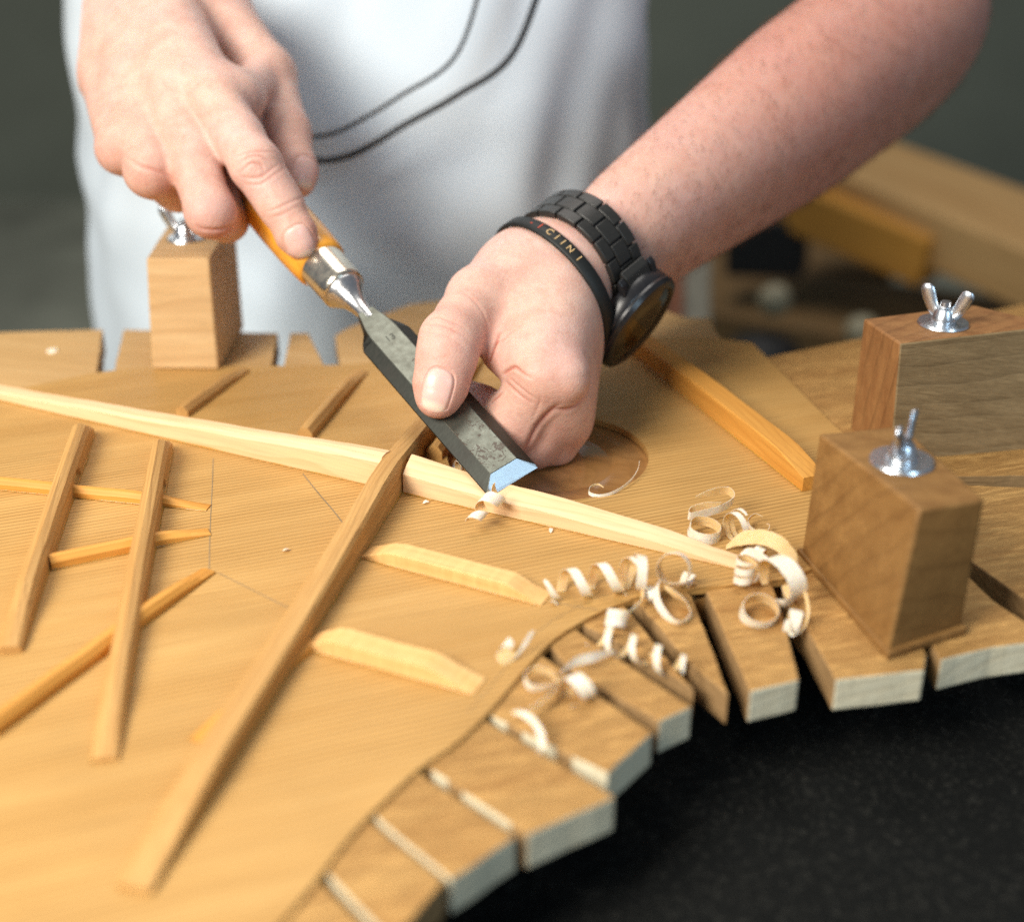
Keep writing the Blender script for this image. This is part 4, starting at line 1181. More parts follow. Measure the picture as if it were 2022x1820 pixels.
MI, PI_, DI, TI = A3((0.01353, 0.01165, 0.04183)), A3((0.00128, 0.01481, 0.01752)), A3((-0.01441, 0.03036, 0.01860)), A3((-0.02355, 0.04186, 0.01936))
MM, PM, DM, TM = A3((0.01857, 0.01948, 0.02595)), A3((0.00844, 0.01951, 0.00777)), A3((-0.00581, 0.03796, 0.00453)), A3((-0.01612, 0.04983, 0.00606))
MR, PR_, DR, TR = A3((0.02064, 0.02513, 0.01473)), A3((0.01734, 0.02676, 0.00437)), A3((0.00204, 0.04523, 0.00118)), A3((-0.00940, 0.05501, 0.00299))
MP, PP, DP, TP = A3((0.02248, 0.03751, 0.00816)), A3((0.02166, 0.03835, 0.00533)), A3((0.01116, 0.05036, 0.00258)), A3((-0.00023, 0.05897, 0.00198))
TC, TMc, TIp, TTp = A3((0.00431, 0.07711, 0.06199)), A3((-0.01335, 0.05161, 0.05988)), A3((-0.02556, 0.02114, 0.05331)), A3((-0.02941, 0.00651, 0.03814))
H1 = 0.00065
g = Grid((-0.055, -0.035, -0.008), (0.095, 0.150, 0.105), H1)
forearm(g, -0.06, 0.30, 5)
for m, r0, r1, o in ((MI, 0.0175, 0.0128, 0.010), (MM, 0.0185, 0.0128, 0.002), (MR, 0.0180, 0.0120, -0.006), (MP, 0.0165, 0.0110, -0.012)):
    g.cone(WR + RA * o, m, r0, r1, 0.014)
# thumb ball and web
g.cone(WR + RA * 0.010 - DO * 0.006, TC, 0.0175, 0.0185, 0.014)
g.cone(TC, TMc, 0.0185, 0.0150, 0.012)
g.cone(A3((0.00426, 0.06433, 0.05404)), A3((0.00996, 0.02408, 0.04451)), 0.0165, 0.0125, 0.012)
g.cone(A3((-0.00463, 0.05462, 0.05466)), A3((-0.00363, 0.02959, 0.04553)), 0.0140, 0.0078, 0.009)
g.cone(A3((-0.00363, 0.02959, 0.04553)), A3((0.00718, 0.02018, 0.04107)), 0.0078, 0.0100, 0.007)
g.cone(A3((0.01510, 0.04720, 0.05084)), A3((0.01815, 0.02276, 0.03267)), 0.0150, 0.0120, 0.012)
g.cone(A3((0.02295, 0.00776, 0.04299)), A3((0.02336, 0.00686, 0.04113)), 0.0068, 0.0062, 0.008)   # index knuckle
g.cone(A3((0.02187, 0.04154, 0.05292)), A3((0.02295, 0.00776, 0.04299)), 0.0050, 0.0056, 0.008)   # tendon over it
# fingers, one after another so that they stay apart
g.chain([MP, PP, DP, TP], [0.0108, 0.0098, 0.0082, 0.0072], 0.004, 0.003)
g.chain([MR, PR_, DR, TR], [0.0118, 0.0108, 0.0090, 0.0080], 0.004, 0.0026)
g.chain([MM, PM, DM, TM], [0.0126, 0.0114, 0.0094, 0.0084], 0.004, 0.0026)
g.chain([MI, PI_, DI, TI], [0.0128, 0.0116, 0.0097, 0.0086], 0.0045, 0.0022)
g.cone(A3((0.00739, 0.01647, 0.03347)), A3((0.00064, 0.01845, 0.02384)), 0.0092, 0.0092, 0.004)   # soft flesh of the index finger's root
# thumb
g.chain([TMc, TMc * 0.5 + TIp * 0.5, TIp, TIp * 0.55 + TTp * 0.45, TTp, TTp + (TTp - TIp) * 0.22], [0.0148, 0.0124, 0.0122, 0.0114, 0.0104, 0.0078], 0.005, 0.0045, squash=((0.0, -0.75, 0.65), 1.06))
# nothing of the hand goes into the board: only the sound hole gives way
X, Y_, Z = g.pts(g.sl(g.lo, g.lo + g.n * g.h))
hole = np.sqrt((X - HC[0]) ** 2 + (Y_ - HC[1]) ** 2) < HR - 0.0005
g.d = np.maximum(g.d, np.where(hole, -0.0030, 0.0004) - Z).astype(np.float32)
V, F = g.mesh()
V = relax(V, F, 2, 0.5)
V, F, _ = keep(V, F, ((V - WR) @ GX) < 0.0225)
V, F = subdivide(V, F); V = relax(V, F, 2, 0.5)
gl = g
N = vnormals(V, F)
red = np.zeros(len(V))
for p, r, a in ((PI_, 0.016, 0.35), (MI, 0.016, 0.35), (TIp, 0.016, 0.35), (TTp, 0.016, 0.55), (A3((-0.00363, 0.02959, 0.04553)), 0.014, 0.6), (A3((0.00190, 0.00684, 0.01373)), 0.018, 0.45)):
    red = np.maximum(red, a * np.exp(-(np.linalg.norm(V - p, axis=1) / r) ** 2))
cr = [
    # web between thumb and index finger
    ([(-0.00380, 0.02610, 0.05322), (-0.00486, 0.02370, 0.04828), (-0.00739, 0.02222, 0.04524), (-0.01035, 0.02129, 0.04335)], 0.0008, 0.0012),
    ([(-0.00486, 0.02351, 0.04790), (-0.00063, 0.02425, 0.04942), (0.00401, 0.02555, 0.05208)], 0.0008, 0.0007),
    ([(-0.00401, 0.02462, 0.05018), (0.00064, 0.02798, 0.05251)], 0.0007, 0.0004),
    ([(-0.00275, 0.02573, 0.05246), (0.00021, 0.03248, 0.05489)], 0.0007, 0.0004),
    # root of the index finger
    ([(-0.00398, 0.01443, 0.04069), (0.00104, 0.01247, 0.04352), (0.00643, 0.01080, 0.04465), (0.01137, 0.00776, 0.04299)], 0.0009, 0.0012),
    ([(0.00063, 0.01315, 0.03806), (0.00521, 0.00946, 0.03734), (0.00934, 0.00616, 0.03514)], 0.0008, 0.0006),
    ([(-0.01120, 0.01444, 0.02930), (-0.00737, 0.01334, 0.03160), (-0.00231, 0.01168, 0.03277)], 0.0009, 0.0009),
    ([(0.00396, 0.01092, 0.04034), (0.00809, 0.00834, 0.03961), (0.01098, 0.00633, 0.03777)], 0.0007, 0.0004),
    # knuckle side
    ([(0.02811, 0.01457, 0.04782), (0.02853, 0.01165, 0.04183), (0.02644, 0.00946, 0.03734), (0.02274, 0.00819, 0.03245), (0.01805, 0.00434, 0.03141)], 0.0013, 0.0013),
    ([(0.01798, 0.00341, 0.03407), (0.01553, 0.00288, 0.03069), (0.01145, 0.00289, 0.02387), (0.00776, 0.00414, 0.01731), (0.00486, 0.00518, 0.01031)], 0.0015, 0.0016),
    ([(0.01172, 0.00192, 0.03785), (0.01090, -0.00024, 0.03341), (0.00851, 0.00179, 0.02619)], 0.0009, 0.0003),
    # thumb: over the joint, and behind the nail
    ([(-0.03442, 0.02172, 0.06020), (-0.02956, 0.01773, 0.06342), (-0.02451, 0.01512, 0.06263), (-0.01984, 0.01556, 0.05896)], 0.0008, 0.0005),
    ([(-0.03436, 0.01968, 0.05830), (-0.02909, 0.01534, 0.06080), (-0.02364, 0.01273, 0.06002), (-0.01919, 0.01317, 0.05635)], 0.0008, 0.0005),
    ([(-0.03513, 0.01765, 0.05641), (-0.02986, 0.01295, 0.05819), (-0.02488, 0.01129, 0.05706), (-0.02039, 0.01060, 0.05337)], 0.0008, 0.0003),
    ([(-0.02114, 0.03736, 0.06260), (-0.01717, 0.03207, 0.06089), (-0.01373, 0.02833, 0.05777), (-0.01120, 0.02629, 0.05360)], 0.0010, 0.0003),
    ([(-0.01437, 0.01622, 0.05119), (-0.01314, 0.01624, 0.04895), (-0.01235, 0.01700, 0.04596)], 0.0008, 0.0008),
    ([(-0.03386, 0.00676, 0.05004), (-0.03046, 0.00543, 0.05189), (-0.02597, 0.00489, 0.05079)], 0.0010, 0.0003),
]
V, red = creases(V, N, red, cr)
nl = np.zeros(len(V))
ua = TTp - TIp
V, nl, nt = nail(V, N, (-0.03021, -0.00419, 0.04243), ua + A3((-0.003, 0, 0)), A3((-0.16, -0.93, 0.36)), 0.0078, 0.0056, nl)
# stretched, slightly uneven skin
add_skin(V, F, red, nl, nt)

# ---- left forearm and upper arm
g = Grid(np.minimum(WR, EL) - 0.05, np.maximum(WR, EL) + 0.06, 0.0017)
forearm(g, 0.10, 1.0, 20)
V, F = g.mesh(); V = relax(V, F, 12)
V = V + vnormals(V, F) * 0.00012
V, F, _ = keep(V, F, ((V - WR) @ GX) > 0.0200)
fore_V, fore_N = V, vnormals(V, F)
add_skin(V, F, 0.15 + 0.60 * np.clip(((V - WR) @ GX - 0.04) / 0.12, 0, 1))

# ---- right hand (wrapped round the handle, index finger along it)
rMI, rPI, rDI, rTI = A3((-0.13749, 0.13156, 0.12801)), A3((-0.11468, 0.09901, 0.10689)), A3((-0.10364, 0.09174, 0.09083)), A3((-0.09620, 0.08479, 0.07887))
rMM, rPM, rDM, rTM = A3((-0.16116, 0.14454, 0.13180)), A3((-0.13467, 0.08789, 0.08865)), A3((-0.13470, 0.11778, 0.07694)), A3((-0.13239, 0.14450, 0.07697))
rMR, rPR, rDR, rTR = A3((-0.18421, 0.16688, 0.13197)), A3((-0.16460, 0.10795, 0.10240)), A3((-0.15808, 0.12624, 0.08972)), A3((-0.14963, 0.15487, 0.08910))
rMP, rPP, rDP, rTP = A3((-0.20431, 0.18844, 0.13057)), A3((-0.18370, 0.13021, 0.10697)), A3((-0.17624, 0.14457, 0.09536)), A3((-0.16656, 0.16667, 0.09506))
rTC, rTM, rTIp, rTTp = A3((-0.15717, 0.23741, 0.15568)), A3((-0.12503, 0.19869, 0.12876)), A3((-0.11112, 0.16594, 0.10724)), A3((-0.10445, 0.14548, 0.09267))
RW = A3((-0.20929, 0.25851, 0.17613)); RE = A3((-0.36360, 0.53662, 0.32432))
RAX = (RE - RW) / np.linalg.norm(RE - RW)
g = Grid((-0.215, 0.050, 0.055), (-0.065, 0.290, 0.235), 0.0008)
for m, r0, r1, q in ((rMI, 0.0190, 0.0132, (0.012, -0.004, 0)), (rMM, 0.0190, 0.0132, (0.004, -0.006, 0)), (rMR, 0.0185, 0.0125, (-0.006, -0.004, 0)), (rMP, 0.0170, 0.0115, (-0.014, 0, 0))):
    g.cone(RW + A3(q), m, r0, r1, 0.016)
g.cone(rMI + A3((0.0, 0.012, -0.004)), rMR + A3((0.0, 0.012, -0.004)), 0.013, 0.012, 0.014)
g.cone(RW + A3((0.012, 0.006, 0)), rTC, 0.018, 0.0175, 0.014)
g.cone(rTC, rTM, 0.0175, 0.0145, 0.012)
g.cone(rTM, rMI + A3((0.01, 0.012, 0)), 0.010, 0.010, 0.012)
for t in range(4):
    a, b = RW + RAX * 0.03 * t, RW + RAX * 0.03 * (t + 1)
    for s in (-0.009, 0.009): g.cone(a + A3((s, 0, 0)), b + A3((s, 0, 0)), 0.021 + 0.001 * t, 0.022 + 0.001 * t, 0.010)
g.chain([rTM, rTIp, rTTp, rTTp + (rTTp - rTIp) * 0.25], [0.0140, 0.0112, 0.0098, 0.0072], 0.005, 0.004)
g.chain([rMP, rPP, rDP, rTP], [0.0118, 0.0104, 0.0092, 0.0080], 0.006, 0.009)
g.chain([rMR, rPR, rDR, rTR], [0.0128, 0.0112, 0.0100, 0.0086], 0.006, 0.010)
g.chain([rMM, rMM * 0.4 + rPM * 0.6, rPM, rDM, rTM], [0.0132, 0.0116, 0.0106, 0.0098, 0.0086], 0.005, 0.0030)
g.chain([rMI, rMI * 0.45 + rPI * 0.55, rPI, rPI * 0.4 + rDI * 0.6, rDI, rTI, rTI + (rTI - rDI) * 0.30], [0.0134, 0.0115, 0.0114, 0.0100, 0.0097, 0.0088, 0.0064], 0.004, 0.0030)
V, F = g.mesh(); V = relax(V, F, 2, 0.5)
V, F, _ = keep(V, F, ((V - RW) @ RAX) < 0.080)
V, F = subdivide(V, F); V = relax(V, F, 2, 0.5)
N = vnormals(V, F)
red = np.zeros(len(V))
for p, r, a in ((rPM, 0.018, 0.4), (rPR, 0.02, 0.45), (rPP, 0.02, 0.45), (rTI, 0.014, 0.4), (rPI, 0.014, 0.2), (rTTp, 0.02, 0.4), (A3((-0.13150, 0.08333, 0.07930)), 0.010, 0.9)):
    red = np.maximum(red, a * np.exp(-(np.linalg.norm(V - p, axis=1) / r) ** 2))
cr = [
    # index finger: whorl of folds over the middle joint
    ([(-0.12167, 0.09262, 0.11204), (-0.11595, 0.08980, 0.11538), (-0.11106, 0.09000, 0.11578), (-0.10724, 0.09521, 0.11278)], 0.0009, 0.0006),
    ([(-0.12012, 0.09025, 0.10946), (-0.11551, 0.08883, 0.11338), (-0.11017, 0.08902, 0.11378), (-0.10733, 0.09164, 0.11002)], 0.0008, 0.0006),
    ([(-0.11878, 0.08907, 0.10705), (-0.11398, 0.08666, 0.11122), (-0.11017, 0.08727, 0.11018), (-0.10946, 0.08709, 0.10754)], 0.0008, 0.0005),
    ([(-0.11967, 0.08790, 0.10463), (-0.11373, 0.08473, 0.10498), (-0.10920, 0.08730, 0.10569), (-0.10652, 0.09344, 0.10688)], 0.0009, 0.0006),
    ([(-0.11808, 0.08751, 0.10157), (-0.11258, 0.08435, 0.10193), (-0.10822, 0.08810, 0.10277), (-0.10570, 0.09523, 0.10371)], 0.0009, 0.0004),
    ([(-0.10796, 0.08319, 0.09042), (-0.10357, 0.08182, 0.09217), (-0.09960, 0.08555, 0.09298), (-0.09680, 0.09126, 0.09327)], 0.0008, 0.0004),
    ([(-0.10769, 0.08279, 0.08732), (-0.10178, 0.08064, 0.08976), (-0.09722, 0.08653, 0.09042)], 0.0008, 0.0003),
    # between the ring finger and its neighbour
    ([(-0.17122, 0.10399, 0.10798), (-0.16486, 0.09881, 0.10648), (-0.15737, 0.09782, 0.10444), (-0.15252, 0.10257, 0.10049)], 0.0012, 0.0008),
    ([(-0.13912, 0.07731, 0.08521), (-0.13309, 0.07497, 0.08269), (-0.12794, 0.07848, 0.08304), (-0.12652, 0.08591, 0.08459)], 0.0012, 0.0009),
]
V, red = creases(V, N, red, cr)
nl = np.zeros(len(V))
V, nl, nt1 = nail(V, N, (-0.09365, 0.07486, 0.07905), rTI - rDI, A3((0.12, -0.82, 0.56)), 0.0066, 0.0060, nl)
V, nl, nt2 = nail(V, N, (-0.10048, 0.14030, 0.09346), rTTp - rTIp, A3((0.80, -0.45, 0.40)), 0.0066, 0.0058, nl)
add_skin(V, F, red, nl, np.maximum(nt1, nt2))

# ---- right forearm, upper arms and trunk (mostly hidden by the shirt)
SL, SR = A3((0.16, 0.46, 0.52)), A3((-0.36, 0.46, 0.52))
g = Grid((-0.62, 0.08, -0.56), (0.44, 0.72, 0.66), 0.0065)
g.cone(RW + RAX * 0.07, RE, 0.029, 0.041, 0.02)
g.cone(RE, SR, 0.042, 0.060, 0.03)
g.cone(EL, SL, 0.042, 0.060, 0.03)
g.cone((-0.10, 0.46, -0.45), (-0.10, 0.46, 0.10), 0.12, 0.125, 0.05, squash=((0, 1, 0), 1.15))
for sx in (-0.05, 0.05): g.cone((-0.10 + sx, 0.45, -0.40), (-0.10 + sx, 0.46, 0.45), 0.105, 0.125, 0.06)
g.cone(SL, SR, 0.07, 0.07, 0.06)
V, F = g.mesh(); V = relax(V, F, 2)
add_skin(V, F, np.full(len(V), 0.2))


def skin_mat():
    m, nt, N_, L_, bs = new_mat('skin')
    b = NB(nt)
    tc = b.node('ShaderNodeTexCoord').outputs['Object']
    at = lambda n: b.node('ShaderNodeAttribute', attribute_name=n).outputs['Fac']
    red_a, nail_a, tip_a = at('red'), at('nail'), at('nail_tip')
    n1 = b.noise(tc, 70, 4.0, 0.6)
    n2 = b.noise(tc, 260, 4.0, 0.65)
    n3 = b.noise(tc, 30, 2.0)
    n4 = b.noise(tc, 130, 5.0, 0.7, 0.4)
    col = b.mix(b.ramp(n1, [(0.3, 0.0), (0.72, 1.0)]), (0.70, 0.47, 0.375), (0.60, 0.345, 0.27))
    col = b.mix(b.math('MULTIPLY', b.ramp(n3, [(0.4, 0.0), (0.7, 1.0)]), 0.45), col, (0.64, 0.43, 0.40))
    col = b.mix(b.math('MULTIPLY', b.ramp(n4, [(0.45, 0.0), (0.75, 1.0)]), 0.40), col, (0.56, 0.27, 0.20))
    col = b.mix(b.math('MULTIPLY', b.ramp(n2, [(0.5, 0.0), (0.75, 1.0)]), 0.28), col, (0.48, 0.22, 0.155))
    col = b.mix(b.math('MULTIPLY', red_a, 0.68), col, (0.52, 0.17, 0.12))
    col = b.mix(nail_a, col, (0.74, 0.48, 0.42))
    col = b.mix(b.math('MULTIPLY', tip_a, 0.75), col, (0.84, 0.75, 0.62))
    b.set(bs.inputs['Base Color'], col)
    b.set(bs.inputs['Roughness'], b.math('SUBTRACT', b.math('ADD', 0.46, b.math('MULTIPLY', n2, 0.14)), b.math('MULTIPLY', nail_a, 0.22)))
    bs.inputs['Subsurface Weight'].default_value = 0.22
    bs.inputs['Subsurface Radius'].default_value = (1.0, 0.36, 0.18)
    bs.inputs['Subsurface Scale'].default_value = 0.0045
    bs.inputs['Specular IOR Level'].default_value = 0.42
    # fine skin relief: cells and pores, smoothed away on the nails
    vo = b.node('ShaderNodeTexVoronoi'); vo.inputs['Scale'].default_value = 950; b.set(vo.inputs['Vector'], b.mapping(tc, scale=(1, 1.0, 1.5)))
    wr = b.noise(b.mapping(tc, scale=(1, 1, 1)), 420, 3.0, 0.6, 0.6)
    h = b.math('ADD', b.math('MULTIPLY', vo.outputs['Distance'], 0.35), b.math('MULTIPLY', wr, 0.9))
    h = b.math('MULTIPLY', h, b.math('SUBTRACT', 1.0, nail_a))
    b.set(bs.inputs['Normal'], b.bump(h, 0.30, 0.0007))
    return m


M['skin'] = skin_mat()
person = empty('person', (-0.10, 0.46, -0.85))
tag(person, 'person in a pale T-shirt paring a brace with both hands, black watch on one wrist', 'person')
Vs, Fs = np.concatenate(VV), np.concatenate(FF)
me = bpy.data.meshes.new('body')
me.vertices.add(len(Vs)); me.vertices.foreach_set('co', (Vs - np.array(person.location)).ravel())
me.loops.add(Fs.size); me.loops.foreach_set('vertex_index', Fs.ravel().astype(np.int32))
me.polygons.add(len(Fs)); me.polygons.foreach_set('loop_start', np.arange(0, Fs.size, 4, dtype=np.int32))
me.update(calc_edges=True); me.validate()
for nm, arr in (('red', RED), ('nail', NAIL), ('nail_tip', NTIP)):
    at_ = me.attributes.new(nm, 'FLOAT', 'POINT'); at_.data.foreach_set('value', np.concatenate(arr).astype(np.float32))
me.polygons.foreach_set('use_smooth', np.ones(len(Fs), bool))
me.materials.append(M['skin'])
body = bpy.data.objects.new('body', me); COL.objects.link(body); body.parent = person

# ---- fine hair on the forearm and the back of the wrist
rng = np.random.default_rng(5)
hv, hf = [], []
pick = rng.choice(len(fore_V), 3600, replace=False)
for i in pick:
    p, nrm_ = fore_V[i], fore_N[i]
    tdir = -GX * 0.75 + DO * 0.55 + RA * rng.normal(0, 0.30) + rng.normal(0, 0.18, 3)
    tdir -= nrm_ * (tdir @ nrm_); tdir /= np.linalg.norm(tdir)
    L_ = rng.uniform(0.005, 0.012)
    sd_ = np.cross(tdir, nrm_)
    base = len(hv)
    for k, (t, lift, w) in enumerate(((0, -0.0003, 1.0), (0.4, 0.16, 0.8), (0.75, 0.24, 0.55), (1.0, 0.26, 0.15))):
        c = p + tdir * L_ * t + nrm_ * (lift if k == 0 else L_ * lift) + sd_ * L_ * 0.06 * t * t
        for a_ in range(3):
            an = 2.094 * a_
            hv.append(c + (sd_ * math.cos(an) + nrm_ * math.sin(an)) * 0.00008 * w)
    for k in range(3):
        for a_ in range(3):
            b_ = (a_ + 1) % 3
            hf.append((base + 3 * k + a_, base + 3 * k + b_, base + 3 * k + 3 + b_, base + 3 * k + 3 + a_))
M['hair'] = plain('hair', (0.16, 0.07, 0.03), 0.45, 0.2, 60, 0.0)
ho = mesh('arm_hair', [Vector(q) - person.location for q in hv], hf, M['hair'], person, smooth=True)
tag(ho, kind='stuff')

# ---- T-shirt
def shirt_mat():
    m, nt, N_, L_, bs = new_mat('shirt')
    b = NB(nt)
    tc = b.node('ShaderNodeTexCoord').outputs['Object']
    n = b.noise(tc, 6, 3.0)
    b.set(bs.inputs['Base Color'], b.mix(n, (0.66, 0.77, 0.87), (0.72, 0.81, 0.88)))
    bs.inputs['Roughness'].default_value = 0.85
    bs.inputs['Sheen Weight'].default_value = 0.2
    w = b.noise(b.mapping(tc, scale=(1, 1, 1.6)), 900, 2.0)
    b.set(bs.inputs['Normal'], b.bump(w, 0.25, 0.0006))
    return m


M['shirt'] = shirt_mat()
nz, nth = 150, 260
v, f = [], []
for i in range(nz):
    z = -0.50 + 1.12 * i / (nz - 1)
    for j in range(nth):
        a = 2 * math.pi * j / nth
        ca, sa = math.cos(a), math.sin(a)
        ax = float(np.interp(z, [-0.5, -0.15, 0.1, 0.35, 0.5, 0.62], [0.200, 0.200, 0.196, 0.205, 0.19, 0.10]))
        by = float(np.interp(z, [-0.5, -0.15, 0.02, 0.15, 0.4, 0.62], [0.155, 0.165, 0.172, 0.158, 0.150, 0.09]))
        p = 2.3
        k = (abs(ca) ** p + abs(sa) ** p) ** (-1 / p)
        x, y = ax * k * ca, by * k * sa
        q = Vector((x, y, z))
        # folds: long soft drapes that fan out downwards
        fold = 0.015 * mnoise.noise(Vector((x * 9 + z * 3.0, y * 9, z * 2.4 + 3))) + 0.010 * mnoise.noise(Vector((x * 22 - z * 9, y * 22, z * 5)))
        fold += 0.0055 * mnoise.noise(Vector((x * 14 + z * 20, 4.1, z * 12)))
        nrm = Vector((ca / ax, sa / by, 0)).normalized()
        q += nrm * fold
        q.y += 0.455 + 0.12 * max(0, z - 0.15)
        q.x += -0.101
        v.append(q)
for i in range(nz - 1):
    for j in range(nth):
        k = (j + 1) % nth
        f.append((i * nth + j, i * nth + k, (i + 1) * nth + k, (i + 1) * nth + j))
po = Vector(person.location)
shirt = mesh('t_shirt', [q - po for q in v], f, M['shirt'], person, smooth=True)
sd = shirt.modifiers.new('thick', 'SOLIDIFY'); sd.thickness = 0.0012

# ---- cord hanging in front of the shirt
M['cord'] = plain('cord', (0.018, 0.02, 0.024), 0.45)
cd = tube('neck_cord', catmull([(-0.13236, 0.25214, 0.09465), (-0.12506, 0.24697, 0.08404), (-0.11903, 0.24575, 0.07926), (-0.10792, 0.24465, 0.07472), (-0.09283, 0.24651, 0.07626), (-0.07767, 0.24748, 0.08280), (-0.05906, 0.24838, 0.09377), (-0.03082, 0.24914, 0.10902), (-0.00028, 0.25269, 0.12999), (0.01900, 0.27321, 0.17206)], 10), 0.0019, M['cord'])
tag(cd, 'dark thin cord hanging in a loop before the pale shirt', 'cord')
cd2 = tube('neck_cord', catmull([(-0.13572, 0.25764, 0.09908), (-0.12556, 0.25344, 0.09046), (-0.11612, 0.25271, 0.08669), (-0.10440, 0.24970, 0.08735), (-0.08997, 0.24889, 0.09255), (-0.06152, 0.25118, 0.10863), (-0.03065, 0.25475, 0.12965), (-0.01404, 0.27321, 0.17206)], 10), 0.0012, M['cord'])
tag(cd2, 'thinner dark cord just above the hanging loop on the shirt', 'cord')

# ------------------------------------------------------------------ watch and rubber band on the wrist
def black_mat(name, col, rough, bump, spec=0.5, coat=0.0):
    m, nt, N_, L_, bs = new_mat(name)
    b = NB(nt)
    tc = b.node('ShaderNodeTexCoord').outputs['Object']
    n = b.noise(b.mapping(tc, scale=(1, 1, 3)), 350, 4.0, 0.65)
    b.set(bs.inputs['Base Color'], b.mix(n, col, tuple(c * 2.2 for c in col)))
    b.set(bs.inputs['Roughness'], b.math('ADD', rough, b.math('MULTIPLY', n, 0.15)))
    bs.inputs['Specular IOR Level'].default_value = spec
    bs.inputs['Coat Weight'].default_value = coat
    b.set(bs.inputs['Normal'], b.bump(n, bump, 0.0003))
    return m


M['watch_link'] = black_mat('dark_wood_link', (0.012, 0.012, 0.011), 0.34, 0.2)
M['watch_case'] = black_mat('black_case', (0.008, 0.008, 0.009), 0.22, 0.05)
M['band'] = black_mat('black_rubber', (0.006, 0.007, 0.007), 0.45, 0.1, 0.35)
M['gold_print'] = plain('gold_print', (0.62, 0.42, 0.20), 0.5)
M['red_print'] = plain('red_print', (0.55, 0.06, 0.02), 0.5)
mg, ntg, ng_, lg_, bsg = new_mat('dark_crystal')
bsg.inputs['Base Color'].default_value = (0.012, 0.008, 0.006, 1)
bsg.inputs['Roughness'].default_value = 0.06
bsg.inputs['Specular IOR Level'].default_value = 0.7
M['crystal'] = mg


def ring_frame(s_along, tilt=0.0, tilt2=0.0):
    c = WR + GX * s_along
    ax = GX + DO * tilt + RA * tilt2; ax /= np.linalg.norm(ax)
    e1 = RA - ax * (RA @ ax); e1 /= np.linalg.norm(e1)
    e2 = DO - ax * (DO @ ax) - e1 * (DO @ e1); e2 /= np.linalg.norm(e2)
    return c, ax, e1, e2


def skin_ring(fr, gap, n=96):
    """closed curve round the wrist: angle 0 = thumb side, 90 degrees = back of the wrist"""
    c, ax, e1, e2 = fr
    r = np.array([gl.radius(c, e1 * math.cos(a) + e2 * math.sin(a)) for a in np.arange(n) * 2 * math.pi / n])
    for _ in range(14): r = np.maximum(r, 0.5 * r + 0.25 * (np.roll(r, 1) + np.roll(r, -1)))
    for _ in range(6): r = 0.5 * r + 0.25 * (np.roll(r, 1) + np.roll(r, -1))
    return r + gap


def ring_pt(fr, r, a):
    c, ax, e1, e2 = fr
    n = len(r); q = (a / (2 * math.pi) * n) % n
    i = int(q); t = q - i
    rr = r[i % n] * (1 - t) + r[(i + 1) % n] * t
    return c + (e1 * math.cos(a) + e2 * math.sin(a)) * rr


# rubber band
fr = ring_frame(-0.0100, tilt=0.06, tilt2=0.10)
rb = skin_ring(fr, 0.0008)
bandroot = empty('rubber_wristband', tuple(fr[0]))
tag(bandroot, 'black rubber wristband printed with red and gold marks beside the watch', 'wristband')
n = 120
rings = []
for i in range(n):
    a = 2 * math.pi * i / n
    p = ring_pt(fr, rb, a); o = p - fr[0]; o /= np.linalg.norm(o)
    w, th = 0.0034, 0.0016
    sec = [(-w, 0), (w, 0), (w, th * 0.6), (w * 0.8, th), (-w * 0.8, th), (-w, th * 0.6)]
    rings.append([tuple(p + fr[1] * u + o * t - fr[0]) for u, t in sec])
rings.append(rings[0])
loft('band', rings, M['band'], bandroot, auto=R(50), closed_ends=False)


def band_letter(ch, a, mat, size):
    cu = bpy.data.curves.new('letter', 'FONT'); cu.body = ch; cu.size = size; cu.extrude = 0.00008
    cu.align_x = 'CENTER'; cu.align_y = 'CENTER'
    tmp = bpy.data.objects.new('letter', cu); COL.objects.link(tmp)
    me = bpy.data.meshes.new_from_object(tmp.evaluated_get(bpy.context.evaluated_depsgraph_get()))
    bpy.data.objects.remove(tmp)
    me.materials.clear(); me.materials.append(mat)
    o_ = bpy.data.objects.new('letter', me); COL.objects.link(o_); o_.parent = bandroot
    p = ring_pt(fr, rb, a); q = ring_pt(fr, rb, a + 0.04)
    t = q - p; t /= np.linalg.norm(t)
    nn = np.cross(t, fr[1]); c0 = p - fr[0]
    if nn @ c0 < 0: nn = -nn
    y = np.cross(nn, t)
    p = p + nn * 0.00172 - fr[0]
    o_.matrix_basis = Matrix(((t[0], y[0], nn[0], p[0]), (t[1], y[1], nn[1], p[1]), (t[2], y[2], nn[2], p[2]), (0, 0, 0, 1)))


A0 = LETTER_A0 if 'LETTER_A0' in globals() else R(-28)
for ch, da, mt in (('-', 0, 'red_print'), ('I', 8, 'red_print'), ('C', 17, 'gold_print'), ('I', 24, 'gold_print'), ('I', 30, 'gold_print'), ('N', 37, 'gold_print'), ('I', 46, 'gold_print')):
    band_letter(ch, A0 + R(da), M[mt], 0.0048 if ch != 'N' else 0.0044)

# watch
fw = ring_frame(0.0085, tilt=-0.02, tilt2=0.02)
rw = skin_ring(fw, 0.0012)
watch = empty('wrist_watch', tuple(fw[0]))
tag(watch, 'chunky black wrist watch with a wooden link strap and dark round dial', 'watch')


def link(a0, a1, u0, u1, th=0.0030):
    secs = []
    m = 3
    for k in range(m + 1):
        a = a0 + (a1 - a0) * k / m
        p = ring_pt(fw, rw, a); o = p - fw[0]; o /= np.linalg.norm(o)
        secs.append([tuple(p + fw[1] * u + o * t - fw[0]) for u, t in ((u0, 0), (u1, 0), (u1, th), (u0, th))])
    return loft('strap_link', secs, M['watch_link'], watch, bevel=0.00045, auto=R(40))


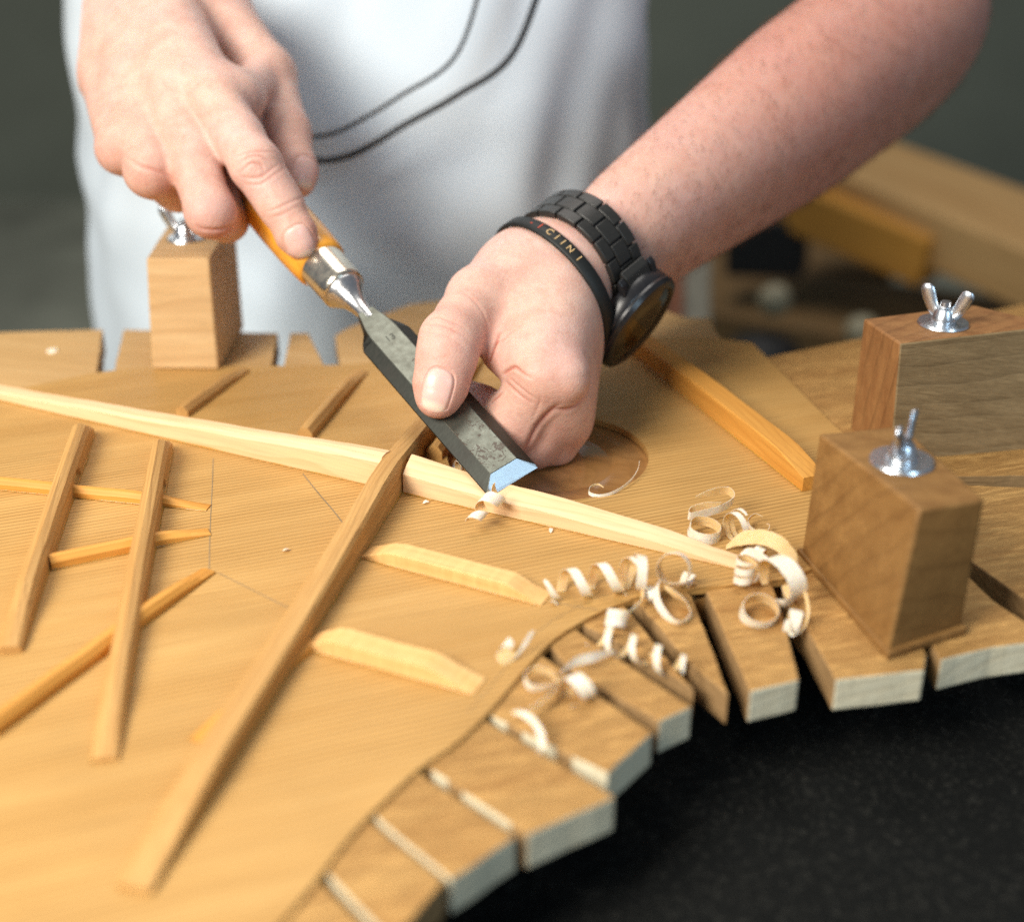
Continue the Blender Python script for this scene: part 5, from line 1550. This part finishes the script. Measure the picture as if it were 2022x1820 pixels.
CASE_A = R(90)
half = R(38)
step = R(17)
a = CASE_A + half
k = 0
while a < CASE_A + 2 * math.pi - half - step * 0.4:
    link(a + 0.012, a + step - 0.012, -0.0042, 0.0042)
    for u0, u1 in ((-0.0105, -0.0046), (0.0046, 0.0105)):
        link(a + step * 0.5 + 0.012, a + step * 1.5 - 0.012, u0, u1)
    a += step
# inner pins that hold the links together
secs = []
for i in range(61):
    aa = CASE_A + half * 0.8 + (2 * math.pi - 1.6 * half) * i / 60
    p = ring_pt(fw, rw, aa); o = p - fw[0]; o /= np.linalg.norm(o)
    secs.append([tuple(p + fw[1] * u + o * t - fw[0]) for u, t in ((-0.0088, 0.0004), (0.0088, 0.0004), (0.0088, 0.0016), (-0.0088, 0.0016))])
loft('strap_core', secs, M['watch_case'], watch, auto=R(50))
# case
cp = ring_pt(fw, rw, CASE_A)
cn = DO - fw[1] * (DO @ fw[1]); cn /= np.linalg.norm(cn)
cu_ = np.cross(cn, fw[1])
Mw = Matrix(((cu_[0], cn[0], fw[1][0], 0), (cu_[1], cn[1], fw[1][1], 0), (cu_[2], cn[2], fw[1][2], 0), (0, 0, 0, 1)))
Mw = Matrix.Translation(Vector(cp - fw[0])) @ Mw
CR = 0.0246
lathe('case', [(0.0001, -0.0005), (CR * 0.86, -0.0005), (CR * 0.97, 0.0012), (CR, 0.0030), (CR, 0.0078), (CR * 0.985, 0.0086), (CR * 0.90, 0.0088), (0.0001, 0.0088)], M['watch_case'], watch, n=72, matrix=Mw)
lathe('bezel', [(CR * 0.80, 0.0087), (CR * 1.0, 0.0087), (CR * 1.01, 0.0100), (CR * 0.97, 0.0120), (CR * 0.88, 0.0130), (CR * 0.83, 0.0128), (CR * 0.80, 0.0122)], M['watch_case'], watch, n=72, matrix=Mw)
lathe('crystal', [(CR * 0.82, 0.0120), (CR * 0.80, 0.0124), (CR * 0.4, 0.0129), (0.0001, 0.0131)], M['crystal'], watch, n=72, matrix=Mw, auto=R(70))
for sx in (-1, 1):       # lugs and end links
    for sz in (-1, 1):
        prof = [(0.0135, 0.0008), (0.0215, 0.0018), (0.0262, -0.0016), (0.0272, -0.0044), (0.0246, -0.0042), (0.0200, -0.0010), (0.0135, -0.0008)]
        z0, z1 = sz * 0.0085, sz * 0.0122
        vv = [(sx * x, y + 0.0035, z0) for x, y in prof] + [(sx * x, y + 0.0035, z1) for x, y in prof]
        nn_ = len(prof)
        ff = [list(range(nn_)), list(range(nn_, 2 * nn_))[::-1]] + [[i, (i + 1) % nn_, nn_ + (i + 1) % nn_, nn_ + i] for i in range(nn_)]
        fix_normals(mesh('lug', vv, ff, M['watch_case'], watch, matrix=Mw, bevel=0.0006))
    prof = [(0.0190, 0.0040), (0.0225, 0.0046), (0.0268, 0.0010), (0.0278, -0.0030), (0.0250, -0.0026), (0.0195, 0.0002)]
    vv = [(sx * x, y, -0.0080) for x, y in prof] + [(sx * x, y, 0.0080) for x, y in prof]
    nn_ = len(prof)
    ff = [list(range(nn_)), list(range(nn_, 2 * nn_))[::-1]] + [[i, (i + 1) % nn_, nn_ + (i + 1) % nn_, nn_ + i] for i in range(nn_)]
    fix_normals(mesh('end_link', vv, ff, M['watch_link'], watch, matrix=Mw, bevel=0.0006))
crown = lathe('crown', [(0.0001, 0), (0.0026, 0), (0.0030, 0.0006), (0.0030, 0.0026), (0.0025, 0.0032), (0.0001, 0.0033)], M['watch_case'], watch, n=20)
crown.matrix_basis = Mw @ Matrix.Translation((0, 0.0042, -CR + 0.0002)) @ Matrix.Rotation(R(-90), 4, 'X')
